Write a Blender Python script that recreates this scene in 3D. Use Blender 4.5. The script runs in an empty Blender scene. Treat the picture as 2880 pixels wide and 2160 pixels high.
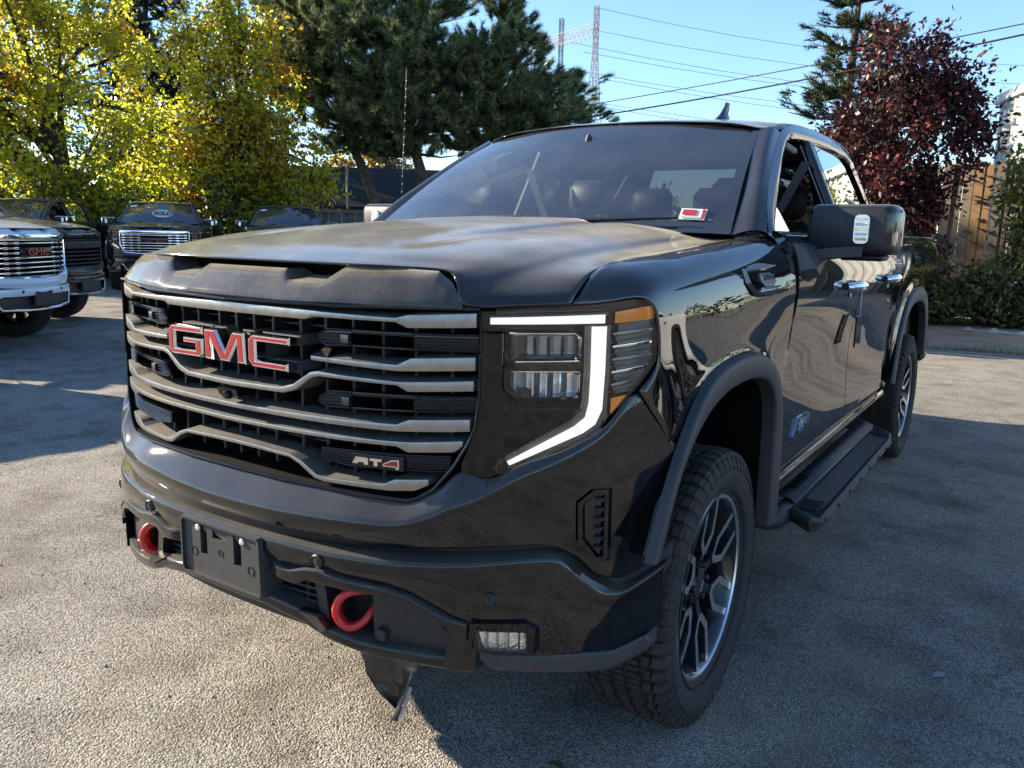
import bpy, bmesh, math, random
import numpy as np
from mathutils import Vector, Matrix, noise as mnoise
R_ = math.radians
random.seed(7)
rng = np.random.default_rng(11)

# ------------------------------------------------------------------ scene, camera, world, sun
sc = bpy.context.scene
C = sc.collection
cd = bpy.data.cameras.new('camera'); cam = bpy.data.objects.new('camera', cd); C.objects.link(cam)
sc.camera = cam
cd.sensor_fit = 'HORIZONTAL'; cd.sensor_width = 36.0
cd.lens = 36.0 * 2301.98 / 2880.0
cd.clip_start = 0.05; cd.clip_end = 3000
YAW, PITCH, ROLL = 0.5786, 0.1842, 0.0226
fw = Vector((-math.sin(YAW)*math.cos(PITCH), math.cos(YAW)*math.cos(PITCH), -math.sin(PITCH)))
rt = Vector((math.cos(YAW), math.sin(YAW), 0)); up = rt.cross(fw)
r2 = rt*math.cos(ROLL) + up*math.sin(ROLL); u2 = up*math.cos(ROLL) - rt*math.sin(ROLL)
cam.matrix_world = Matrix(((r2.x, u2.x, -fw.x, 1.7332), (r2.y, u2.y, -fw.y, -2.284), (r2.z, u2.z, -fw.z, 1.4609), (0, 0, 0, 1)))
sc.render.resolution_x = 1024; sc.render.resolution_y = 768

SUN_EL = R_(21.5)
SUN_DIR = Vector((-0.975, -0.22, 0)).normalized()      # from the scene towards the sun
world = bpy.data.worlds.new('World'); sc.world = world; world.use_nodes = True
wn = world.node_tree.nodes; wl = world.node_tree.links
sky = wn.new('ShaderNodeTexSky'); sky.sky_type = 'NISHITA'; sky.sun_disc = False
sky.sun_elevation = SUN_EL
sky.sun_rotation = math.atan2(SUN_DIR.x, SUN_DIR.y)
sky.air_density = 1.0; sky.dust_density = 0.1; sky.ozone_density = 4.2; sky.altitude = 200
wl.new(sky.outputs[0], wn['Background'].inputs[0]); wn['Background'].inputs[1].default_value = 0.085
sl = bpy.data.lights.new('sun', 'SUN'); sl.energy = 4.1; sl.angle = R_(0.55); sl.color = (1.0, 0.84, 0.61)
so = bpy.data.objects.new('sun', sl); C.objects.link(so)
sd = Vector((SUN_DIR.x*math.cos(SUN_EL), SUN_DIR.y*math.cos(SUN_EL), math.sin(SUN_EL)))
so.rotation_euler = sd.to_track_quat('Z', 'Y').to_euler(); so.location = (-20, -6, 15)
sc.view_settings.view_transform = 'Standard'; sc.view_settings.look = 'None'
sc.view_settings.gamma = 1.0; sc.view_settings.exposure = 1.9
sc.cycles.max_bounces = 10; sc.cycles.transparent_max_bounces = 16; sc.cycles.caustics_reflective = False; sc.cycles.caustics_refractive = False

# ------------------------------------------------------------------ materials
MATS = {}
def newmat(name):
    m = bpy.data.materials.new(name); m.use_nodes = True
    nt = m.node_tree; b = nt.nodes['Principled BSDF']
    return m, nt, b
def setp(b, **k):
    names = {'col': 'Base Color', 'rough': 'Roughness', 'metal': 'Metallic', 'coat': 'Coat Weight', 'coatr': 'Coat Roughness', 'spec': 'Specular IOR Level', 'ior': 'IOR', 'trans': 'Transmission Weight', 'emis': 'Emission Color', 'emstr': 'Emission Strength', 'alpha': 'Alpha', 'sheen': 'Sheen Weight'}
    for a, v in k.items():
        if a in ('col', 'emis') and len(v) == 3: v = (*v, 1)
        b.inputs[names[a]].default_value = v
def mat(name, **k):
    m, nt, b = newmat(name); setp(b, **k); MATS[name] = m; return m
def nd(nt, t, **k):
    n = nt.nodes.new('ShaderNode' + t)
    for a, v in k.items():
        if a.startswith('i_'):
            key = a[2:]
            n.inputs[int(key) if key.isdigit() else key].default_value = v
        else: setattr(n, a, v)
    return n
def noisy(name, c1, c2, scale=20, rough=.6, bump=0.0, bscale=None, metal=0, detail=5, coords='Object', coat=0, spec=.5, bdist=.002):
    """two-tone noise colour plus fine relief"""
    m, nt, b = newmat(name); setp(b, rough=rough, metal=metal, coat=coat, spec=spec)
    tc = nd(nt, 'TexCoord'); n = nd(nt, 'TexNoise', i_Scale=scale, i_Detail=detail)
    nt.links.new(tc.outputs[coords], n.inputs['Vector'])
    r = nd(nt, 'ValToRGB'); r.color_ramp.elements[0].color = (*c1, 1); r.color_ramp.elements[1].color = (*c2, 1)
    r.color_ramp.elements[0].position = .3; r.color_ramp.elements[1].position = .7
    nt.links.new(n.outputs[0], r.inputs[0]); nt.links.new(r.outputs[0], b.inputs['Base Color'])
    if bump:
        n2 = nd(nt, 'TexNoise', i_Scale=bscale or scale*6, i_Detail=3)
        nt.links.new(tc.outputs[coords], n2.inputs['Vector'])
        bp = nd(nt, 'Bump', i_Strength=bump, i_Distance=bdist)
        nt.links.new(n2.outputs[0], bp.inputs['Height']); nt.links.new(bp.outputs[0], b.inputs['Normal'])
    MATS[name] = m; return m

def paint(name, col, dust_up, dust_all, dustcol=(.36, .33, .28), rough=.06, streak=.0, dull=.2, sheen=0.0, ior=1.55):
    """clear-coated body paint with a film of road dust that lies on upward faces and runs in streaks down the front"""
    m, nt, b = newmat(name); L = nt.links.new
    setp(b, col=col, rough=.5, coat=1.0, coatr=rough*.5, spec=.0); b.inputs['Coat IOR'].default_value = ior
    tc = nd(nt, 'TexCoord'); geo = nd(nt, 'NewGeometry')
    n1 = nd(nt, 'TexNoise', i_Scale=5.0, i_Detail=8, i_Roughness=.65); L(tc.outputs['Object'], n1.inputs['Vector'])
    n2 = nd(nt, 'TexNoise', i_Scale=420.0, i_Detail=2); L(tc.outputs['Object'], n2.inputs['Vector'])
    mp = nd(nt, 'Mapping'); mp.inputs['Scale'].default_value = (55, 55, 2.5); L(tc.outputs['Object'], mp.inputs[0])
    n3 = nd(nt, 'TexNoise', i_Scale=1.0, i_Detail=4); L(mp.outputs[0], n3.inputs['Vector'])
    sx = nd(nt, 'SeparateXYZ'); L(geo.outputs['Normal'], sx.inputs[0])
    upm = nd(nt, 'MapRange'); upm.inputs[1].default_value = .15; upm.inputs[2].default_value = .85; L(sx.outputs[2], upm.inputs[0])
    a = nd(nt, 'Math', operation='MULTIPLY_ADD'); a.inputs[1].default_value = dust_up - dust_all; a.inputs[2].default_value = dust_all; L(upm.outputs[0], a.inputs[0])
    v = nd(nt, 'MapRange'); v.inputs[1].default_value = .25; v.inputs[2].default_value = .75; v.inputs[3].default_value = .55; v.inputs[4].default_value = 1.3; L(n1.outputs[0], v.inputs[0])
    a2 = nd(nt, 'Math', operation='MULTIPLY'); L(a.outputs[0], a2.inputs[0]); L(v.outputs[0], a2.inputs[1])
    v2 = nd(nt, 'MapRange'); v2.inputs[1].default_value = .3; v2.inputs[2].default_value = .7; v2.inputs[3].default_value = .7; v2.inputs[4].default_value = 1.25; L(n2.outputs[0], v2.inputs[0])
    a3 = nd(nt, 'Math', operation='MULTIPLY'); L(a2.outputs[0], a3.inputs[0]); L(v2.outputs[0], a3.inputs[1])
    s3 = nd(nt, 'MapRange'); s3.inputs[1].default_value = .5; s3.inputs[2].default_value = .75; s3.inputs[3].default_value = 0; s3.inputs[4].default_value = streak; L(n3.outputs[0], s3.inputs[0])
    a4 = nd(nt, 'Math', operation='ADD', use_clamp=True); L(a3.outputs[0], a4.inputs[0]); L(s3.outputs[0], a4.inputs[1])
    if sheen:
        b.inputs['Sheen Roughness'].default_value = .38; b.inputs['Sheen Tint'].default_value = (1.0, .94, .82, 1)
        sh = nd(nt, 'Math', operation='MULTIPLY'); sh.inputs[1].default_value = sheen; L(v.outputs[0], sh.inputs[0]); L(sh.outputs[0], b.inputs['Sheen Weight'])
    d = nd(nt, 'BsdfDiffuse'); d.inputs[0].default_value = (*dustcol, 1)
    mx = nd(nt, 'MixShader'); L(a4.outputs[0], mx.inputs[0]); L(b.outputs[0], mx.inputs[1]); L(d.outputs[0], mx.inputs[2])
    L(mx.outputs[0], nt.nodes['Material Output'].inputs[0])
    # dust also dulls the clear coat
    ro = nd(nt, 'Math', operation='MULTIPLY_ADD'); ro.inputs[1].default_value = dull; ro.inputs[2].default_value = rough*.4; L(a4.outputs[0], ro.inputs[0]); L(ro.outputs[0], b.inputs['Coat Roughness'])
    MATS[name] = m; return m

def glass(name, tint, refl=1.0, film=0.0, filmcol=(.35, .36, .36)):
    """thin car glass: tinted see-through plus mirror reflection by angle, and a dust film"""
    m = bpy.data.materials.new(name); m.use_nodes = True; nt = m.node_tree; L = nt.links.new
    nt.nodes.remove(nt.nodes['Principled BSDF'])
    t = nd(nt, 'BsdfTransparent'); t.inputs[0].default_value = (*tint, 1)
    g = nd(nt, 'BsdfGlossy'); g.inputs['Roughness'].default_value = .01; g.inputs[0].default_value = (1, 1, 1, 1)
    f = nd(nt, 'Fresnel', i_IOR=1.75*refl)
    mx = nd(nt, 'MixShader'); L(f.outputs[0], mx.inputs[0]); L(t.outputs[0], mx.inputs[1]); L(g.outputs[0], mx.inputs[2])
    out = mx
    if film:
        d = nd(nt, 'BsdfDiffuse'); d.inputs[0].default_value = (*filmcol, 1)
        tc = nd(nt, 'TexCoord'); n = nd(nt, 'TexNoise', i_Scale=5.0, i_Detail=7); L(tc.outputs['Object'], n.inputs['Vector'])
        v = nd(nt, 'MapRange'); v.inputs[1].default_value = .3; v.inputs[2].default_value = .75; v.inputs[3].default_value = film*.6; v.inputs[4].default_value = film*1.5; L(n.outputs[0], v.inputs[0])
        mx2 = nd(nt, 'MixShader'); L(v.outputs[0], mx2.inputs[0]); L(mx.outputs[0], mx2.inputs[1]); L(d.outputs[0], mx2.inputs[2]); out = mx2
    L(out.outputs[0], nt.nodes['Material Output'].inputs[0])
    MATS[name] = m; return m

BLACK = (.0035, .0042, .0065)
paint('paint_black_top', BLACK, .065, .002, dustcol=(.52, .50, .45), rough=.20, streak=.004, dull=.9, sheen=.16)
paint('paint_nose', BLACK, .12, .065, dustcol=(.55, .50, .42), rough=.05, streak=.03, dull=.8, sheen=.28)
paint('paint_black_front', BLACK, .11, .002, dustcol=(.55, .50, .42), rough=.010, streak=.010, dull=.35, sheen=.09)
paint('paint_black_roof', BLACK, .05, .002, dustcol=(.55, .49, .38), rough=.03, streak=.004, dull=.6, sheen=.10)
paint('paint_black', BLACK, .06, .002, rough=.01, dull=.1, ior=1.72)
paint('paint_white', (.62, .66, .72), .06, .01, rough=.03)
paint('paint_dark', (.012, .013, .016), .16, .015, rough=.05)
paint('paint_navy', (.006, .008, .014), .14, .01, rough=.04)
mat('gloss_black', col=(.004, .0045, .0055), rough=.5, coat=1.0, coatr=.012, spec=.0)
mat('blackout', col=(.004, .004, .004), rough=.9, spec=.1)
noisy('plastic', (.014, .0145, .016), (.022, .0225, .025), scale=30, rough=.5, bump=.25, bscale=900, bdist=.0006)
noisy('plastic_flare', (.030, .031, .034), (.042, .043, .047), scale=14, rough=.55, bump=.2, bscale=900, bdist=.0006)
noisy('plastic_dusty', (.05, .047, .042), (.10, .093, .082), scale=18, rough=.7, bump=.2, bscale=600, bdist=.0006)
noisy('satin', (.29, .29, .295), (.37, .37, .37), scale=40, rough=.34, metal=1.0, bump=.12, bscale=700, bdist=.0003)
noisy('satin_dark', (.10, .10, .105), (.15, .15, .15), scale=30, rough=.36, metal=1.0, bump=.1, bscale=700, bdist=.0003)
mat('chrome', col=(.86, .87, .88), rough=.05, metal=1.0)
mat('machined', col=(.86, .87, .89), rough=.30, metal=1.0)
mat('wheel_black', col=(.010, .0105, .012), rough=.22, coat=.8, coatr=.08)
mat('red_emblem', col=(.38, .006, .014), rough=.22, coat=1.0, coatr=.03)
noisy('red_hook', (.50, .014, .016), (.60, .022, .02), scale=25, rough=.38, bump=.05, bscale=300, coat=.3)
noisy('rubber', (.016, .016, .017), (.028, .027, .027), scale=14, rough=.78, bump=.3, bscale=350, bdist=.001)
noisy('rubber_tread', (.018, .017, .016), (.038, .034, .029), scale=22, rough=.85, bump=.4, bscale=260, bdist=.0015)
noisy('steel_dark', (.05, .05, .05), (.11, .09, .075), scale=9, rough=.6, metal=.4)
glass('glass_windshield', (.60, .66, .66), 1.22, .055, (.42, .44, .45))
glass('glass_side', (.16, .17, .175), 1.0, .008)
glass('lens_clear', (.93, .94, .95), .9, .0)
mat('lamp_white', col=(.72, .73, .74), rough=.35, emis=(1, .98, .95), emstr=.26)
mat('amber', col=(.65, .21, .02), rough=.25, coat=.5, emis=(1, .35, .03), emstr=.05)
mat('lamp_red', col=(.35, .01, .012), rough=.15, coat=1)
noisy('reflector_dimpled', (.70, .71, .73), (.85, .86, .88), scale=60, rough=.16, metal=1.0, bump=.9, bscale=110, bdist=.004)
mat('reflector', col=(.80, .81, .83), rough=.25, metal=1.0)
noisy('headliner_grey', (.18, .18, .18), (.24, .24, .235), scale=40, rough=.9)
noisy('cabin_dark', (.035, .035, .036), (.055, .055, .056), scale=40, rough=.75, bump=.2, bscale=500)
noisy('seat_leather', (.045, .045, .046), (.07, .069, .068), scale=18, rough=.5, bump=.3, bscale=240)
mat('belt', col=(.10, .10, .10), rough=.7)
mat('paper_white', col=(.78, .79, .80), rough=.6)
mat('sticker_red', col=(.45, .03, .05), rough=.5)
mat('sticker_green', col=(.30, .50, .40), rough=.5)
mat('film_black', col=(.022, .022, .023), rough=.33, coat=.2)
mat('screw_zinc', col=(.8, .8, .78), rough=.35, metal=.6)

# ------------------------------------------------------------------ mesh helpers
def obj(name, verts, faces, m, parent=None, smooth=True, sharp=35, solid=0, loc=None):
    me = bpy.data.meshes.new(name)
    me.from_pydata([tuple(map(float, v)) for v in verts], [], [tuple(map(int, f)) for f in faces])
    ms = m if isinstance(m, (list, tuple)) else [m]
    for q in ms: me.materials.append(MATS[q] if isinstance(q, str) else q)
    if smooth:
        me.polygons.foreach_set('use_smooth', [True]*len(me.polygons))
        if sharp: me.set_sharp_from_angle(angle=R_(sharp))
    me.update()
    o = bpy.data.objects.new(name, me); C.objects.link(o)
    if parent is not None: o.parent = parent
    if loc is not None: o.location = loc
    if solid:
        md = o.modifiers.new('thickness', 'SOLIDIFY'); md.thickness = abs(solid); md.offset = -1 if solid > 0 else 1; md.use_even_offset = False
    return o
def thing(name, label, cat, loc=(0, 0, 0), rz=0.0, group=None):
    o = bpy.data.objects.new(name, None); C.objects.link(o); o.empty_display_size = .2
    o.location = loc; o.rotation_euler = (0, 0, rz); o['label'] = label; o['category'] = cat
    if group: o['group'] = group
    return o
def tag(o, label, cat, group=None):
    o['label'] = label; o['category'] = cat
    if group: o['group'] = group
    return o
def struct(o): o['kind'] = 'structure'; return o

class MB:
    """collects geometry for one mesh"""
    def __init__(s): s.v = []; s.f = []
    def add(s, v, f):
        n = len(s.v); s.v.extend([tuple(p) for p in v]); s.f.extend([tuple(i+n for i in q) for q in f]); return s
    def box(s, x0, x1, y0, y1, z0, z1):
        return s.add([(x0,y0,z0),(x1,y0,z0),(x1,y1,z0),(x0,y1,z0),(x0,y0,z1),(x1,y0,z1),(x1,y1,z1),(x0,y1,z1)],
                     [(0,3,2,1),(4,5,6,7),(0,1,5,4),(1,2,6,5),(2,3,7,6),(3,0,4,7)])
    def bbox(s, x0, x1, y0, y1, z0, z1, b):
        """box with chamfered edges"""
        c = np.array([(x0+x1)/2,(y0+y1)/2,(z0+z1)/2]); h = np.array([(x1-x0)/2,(y1-y0)/2,(z1-z0)/2]); b = min(b, h.min()*.8)
        v = []; idx = {}
        for sx in (-1,1):
            for sy in (-1,1):
                for sz in (-1,1):
                    for ax in range(3):
                        p = np.array([sx,sy,sz])*h
                        for k in range(3):
                            if k != ax: p[k] -= [sx,sy,sz][k]*b
                        idx[(sx,sy,sz,ax)] = len(v); v.append(tuple(c+p))
        f = []
        S = [(-1,-1),(1,-1),(1,1),(-1,1)]
        for ax in range(3):
            for sg in (-1,1):
                q = []
                for a,bb in S:
                    t = [0,0,0]; t[ax] = sg; t[(ax+1)%3] = a; t[(ax+2)%3] = bb; q.append(idx[(*t,ax)])
                f.append(tuple(q) if sg > 0 else tuple(q[::-1]))
        for ax in range(3):   # edges along axis ax
            a1, a2 = (ax+1)%3, (ax+2)%3
            for s1 in (-1,1):
                for s2 in (-1,1):
                    t0 = [0,0,0]; t0[ax] = -1; t0[a1] = s1; t0[a2] = s2; t1 = list(t0); t1[ax] = 1
                    q = [idx[(*t0,a1)], idx[(*t1,a1)], idx[(*t1,a2)], idx[(*t0,a2)]]
                    f.append(tuple(q) if s1*s2 < 0 else tuple(q[::-1]))
        for sx in (-1,1):
            for sy in (-1,1):
                for sz in (-1,1):
                    q = [idx[(sx,sy,sz,0)], idx[(sx,sy,sz,1)], idx[(sx,sy,sz,2)]]
                    f.append(tuple(q) if sx*sy*sz > 0 else tuple(q[::-1]))
        return s.add(v, f)
    def tube(s, pts, r, n=10, caps=True):
        pts = [Vector(p) for p in pts]; rr = r if isinstance(r, (list, tuple)) else [r]*len(pts)
        v = []; f = []; u = None
        for i, p in enumerate(pts):
            t = (pts[min(i+1, len(pts)-1)] - pts[max(i-1, 0)]).normalized()
            if u is None: u = t.orthogonal().normalized()
            else: u = (u - t*u.dot(t)); u = u.normalized() if u.length > 1e-6 else t.orthogonal().normalized()
            w = t.cross(u)
            for k in range(n):
                a = 2*math.pi*k/n; v.append(p + (u*math.cos(a) + w*math.sin(a))*rr[i])
        for i in range(len(pts)-1):
            for k in range(n):
                f.append((i*n+k, i*n+(k+1)%n, (i+1)*n+(k+1)%n, (i+1)*n+k))
        if caps:
            f.append(tuple(range(n))[::-1]); f.append(tuple((len(pts)-1)*n+k for k in range(n)))
        return s.add(v, f)
    def lathe(s, prof, n=48, axis='x', c=(0,0,0), closed=False, a0=0, a1=2*math.pi):
        """prof: (axial, radius)"""
        v = []; f = []; m = len(prof); full = abs(a1-a0-2*math.pi) < 1e-6; nn = n if full else n+1
        for k in range(nn):
            a = a0 + (a1-a0)*k/n; ca, sa = math.cos(a), math.sin(a)
            for (h, r) in prof:
                p = {'x': (h, r*ca, r*sa), 'y': (r*ca, h, r*sa), 'z': (r*ca, r*sa, h)}[axis]
                v.append((p[0]+c[0], p[1]+c[1], p[2]+c[2]))
        for k in range(n):
            k2 = (k+1) % nn
            for i in range(m-1 if not closed else m):
                j = (i+1) % m
                f.append((k*m+i, k*m+j, k2*m+j, k2*m+i))
        return s.add(v, f)
    def grid(s, g, flip=False):
        g = np.asarray(g, float); nr, nc = g.shape[:2]
        f = []
        for i in range(nr-1):
            for j in range(nc-1):
                q = (i*nc+j, i*nc+j+1, (i+1)*nc+j+1, (i+1)*nc+j)
                f.append(q[::-1] if flip else q)
        return s.add(g.reshape(-1, 3), f)
    def poly(s, pts3, back):
        """closed prism: front polygon pts3 and its copy moved by vector back"""
        n = len(pts3); b = np.array(back); v = [tuple(p) for p in pts3] + [tuple(np.array(p)+b) for p in pts3]
        f = [tuple(range(n)), tuple(range(n, 2*n))[::-1]] + [(i, i+n, (i+1) % n+n, (i+1) % n) for i in range(n)]
        return s.add(v, f)
    def mirror(s):
        m = MB(); m.v = [(-a, b, c) for a, b, c in s.v]; m.f = [tuple(q[::-1]) for q in s.f]; return m
    def fixn(s):
        bm = bmesh.new(); vs = [bm.verts.new(p) for p in s.v]
        for q in s.f:
            try: bm.faces.new([vs[i] for i in q])
            except ValueError: pass
        bmesh.ops.recalc_face_normals(bm, faces=bm.faces); bm.verts.index_update()
        s.v = [tuple(v.co) for v in bm.verts]; s.f = [tuple(v.index for v in q.verts) for q in bm.faces]; bm.free(); return s
    def out(s, name, m, parent=None, **k): return obj(name, s.v, s.f, m, parent, **k)

def cr(P, sub):
    P = np.asarray(P, float)
    if len(P) == 2 or sub == 1:
        if sub == 1: return P
    E = np.vstack([2*P[0]-P[1], P, 2*P[-1]-P[-2]]); out = []
    for i in range(len(P)-1):
        a, b, c, d = E[i], E[i+1], E[i+2], E[i+3]
        for k in range(sub):
            t = k/sub
            out.append(.5*((2*b)+(-a+c)*t+(2*a-5*b+4*c-d)*t*t+(-a+3*b-3*c+d)*t**3))
    out.append(P[-1]); return np.array(out)
def lin(P, sub):
    P = np.asarray(P, float); out = []
    for i in range(len(P)-1):
        for k in range(sub): out.append(P[i]+(P[i+1]-P[i])*k/sub)
    out.append(P[-1]); return np.array(out)
def fillet_cols(g, r, seg=3):
    """g rows x cols x 3; rounds each inner row as a fillet of size r"""
    nr = g.shape[0]; rows = [g[0]]
    for i in range(1, nr-1):
        P, A, B = g[i], g[i-1], g[i+1]
        da = np.linalg.norm(A-P, axis=1, keepdims=True)+1e-9; db = np.linalg.norm(B-P, axis=1, keepdims=True)+1e-9
        ri = r[i] if isinstance(r, (list, tuple)) else r
        ra = np.minimum(ri, .45*da); rb = np.minimum(ri, .45*db)
        p0 = P+(A-P)/da*ra; p2 = P+(B-P)/db*rb
        for k in range(seg+1):
            t = k/seg; rows.append((1-t)**2*p0+2*t*(1-t)*P+t*t*p2)
    rows.append(g[-1]); return np.array(rows)
def loft(rows, sub=6, fil=0, seg=3, straight=False):
    f = lin if straight else cr
    g = np.array([f(r, sub) for r in rows])
    return fillet_cols(g, fil, seg) if fil else g
def patch(rows, sub=5, subv=5):
    g = np.array([cr(r, sub) for r in rows])
    return np.stack([cr(g[:, j], subv) for j in range(g.shape[1])], 1)
def symrow(r):
    r = [tuple(p) for p in r]; return [(-x, y, z) for x, y, z in r[:0:-1]] + r
def interp(xs, pts):
    p = np.array(pts, float); return np.interp(xs, p[:, 0], p[:, 1])
def offset_poly(p, d):
    """inset of a counter-clockwise polygon in 2D"""
    p = np.array(p, float); n = len(p); out = []
    ar = sum(p[i][0]*p[(i+1) % n][1]-p[(i+1) % n][0]*p[i][1] for i in range(n)); s = 1 if ar > 0 else -1
    for i in range(n):
        a, b, c = p[i-1], p[i], p[(i+1) % n]
        e1 = (b-a)/np.linalg.norm(b-a); e2 = (c-b)/np.linalg.norm(c-b)
        n1 = np.array([-e1[1], e1[0]])*s; n2 = np.array([-e2[1], e2[0]])*s
        m = n1+n2; m /= np.linalg.norm(m); out.append(b+m*d/max(.35, m@n1))
    return out
_FT = {}
def text_mesh(body, size=1.0, ext=.0, bev=.0, shear=0, bold=0):
    cu = bpy.data.curves.new('t', 'FONT'); cu.body = body; cu.size = size; cu.extrude = ext; cu.bevel_depth = bev; cu.align_x = 'CENTER'; cu.align_y = 'CENTER'; cu.shear = shear; cu.offset = bold
    o = bpy.data.objects.new('t', cu); C.objects.link(o); dg = bpy.context.evaluated_depsgraph_get()
    me = bpy.data.meshes.new_from_object(o.evaluated_get(dg)); bpy.data.objects.remove(o); bpy.data.curves.remove(cu)
    v = [tuple(x.co) for x in me.vertices]; f = [tuple(p.vertices) for p in me.polygons]; bpy.data.meshes.remove(me); return v, f
def Y0(x): return -.95+.13*x*x+.38*x**4
def fp(x, z, dy=0.0): return (x, Y0(abs(x))+dy, z)

def fast(name, V, F, m, parent=None, midx=None, smooth=False):
    """mesh from numpy arrays of equal-sided faces"""
    V = np.asarray(V, np.float32); F = np.asarray(F, np.int32); k = F.shape[1]
    me = bpy.data.meshes.new(name); me.vertices.add(len(V)); me.vertices.foreach_set('co', V.ravel())
    me.loops.add(F.size); me.loops.foreach_set('vertex_index', F.ravel())
    me.polygons.add(len(F)); me.polygons.foreach_set('loop_start', np.arange(0, F.size, k, dtype=np.int32)); me.polygons.foreach_set('loop_total', np.full(len(F), k, np.int32))
    for q in (m if isinstance(m, (list, tuple)) else [m]): me.materials.append(MATS[q])
    if midx is not None: me.polygons.foreach_set('material_index', np.asarray(midx, np.int32))
    if smooth: me.polygons.foreach_set('use_smooth', np.ones(len(F), bool))
    me.update(); me.validate()
    o = bpy.data.objects.new(name, me); C.objects.link(o)
    if parent is not None: o.parent = parent
    return o

# ------------------------------------------------------------------ truck: shared front-end helpers
def bandmb(top, bot, dy=0.0, depth=.05, fil=.0025, step=.03, lift=0.0, xs=None, seg=2):
    """bar that follows the curved nose between an upper and a lower edge given as (x, z)"""
    x0 = max(top[0][0], bot[0][0]); x1 = min(top[-1][0], bot[-1][0])
    ks = sorted({x0, x1} | {round(p[0], 4) for p in list(top)+list(bot) if x0 < p[0] < x1})
    X = [ks[0]]
    for a, b in zip(ks, ks[1:]):
        n = max(1, int(math.ceil((b-a)/step)))
        X += [a+(b-a)*(k+1)/n for k in range(n)]
    X = np.array(X); zt = interp(X, top); zb = interp(X, bot)
    d = np.array([dy(x) if callable(dy) else dy for x in X])
    y = np.array([Y0(abs(x)) for x in X])+d
    g = np.array([np.stack([X, y+depth, zt+lift], 1), np.stack([X, y, zt], 1), np.stack([X, y, zb], 1), np.stack([X, y+depth, zb-lift*.3], 1)])
    g = fillet_cols(g, fil, seg)
    m = MB(); m.grid(g, flip=True); nr, nc = g.shape[:2]
    m.f.append(tuple(i*nc for i in range(nr))[::-1]); m.f.append(tuple(i*nc+nc-1 for i in range(nr)))
    m.nfront = (seg+1, nc-1, seg, nr)
    return m
def sympts(p): return [(-x, z) for x, z in p[::-1] if x > 1e-6] + [q for q in p]
def bar_obj(name, parent, mb, mats=('plastic_dusty', 'satin')):
    """top and underside in the first material, rounded front face in the second"""
    o = mb.out(name, list(mats), parent, sharp=40)
    a, ncf, seg, nr = mb.nfront
    idx = np.zeros(len(o.data.polygons), dtype=int)
    for r in range(1, nr-2):
        idx[r*ncf:(r+1)*ncf] = 1
    o.data.polygons.foreach_set('material_index', idx.tolist()); return o
def both(mb, name, m, parent, **k):
    a = mb.out(name, m, parent, **k); b = mb.mirror().out(name, m, parent, **k); return a, b

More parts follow.
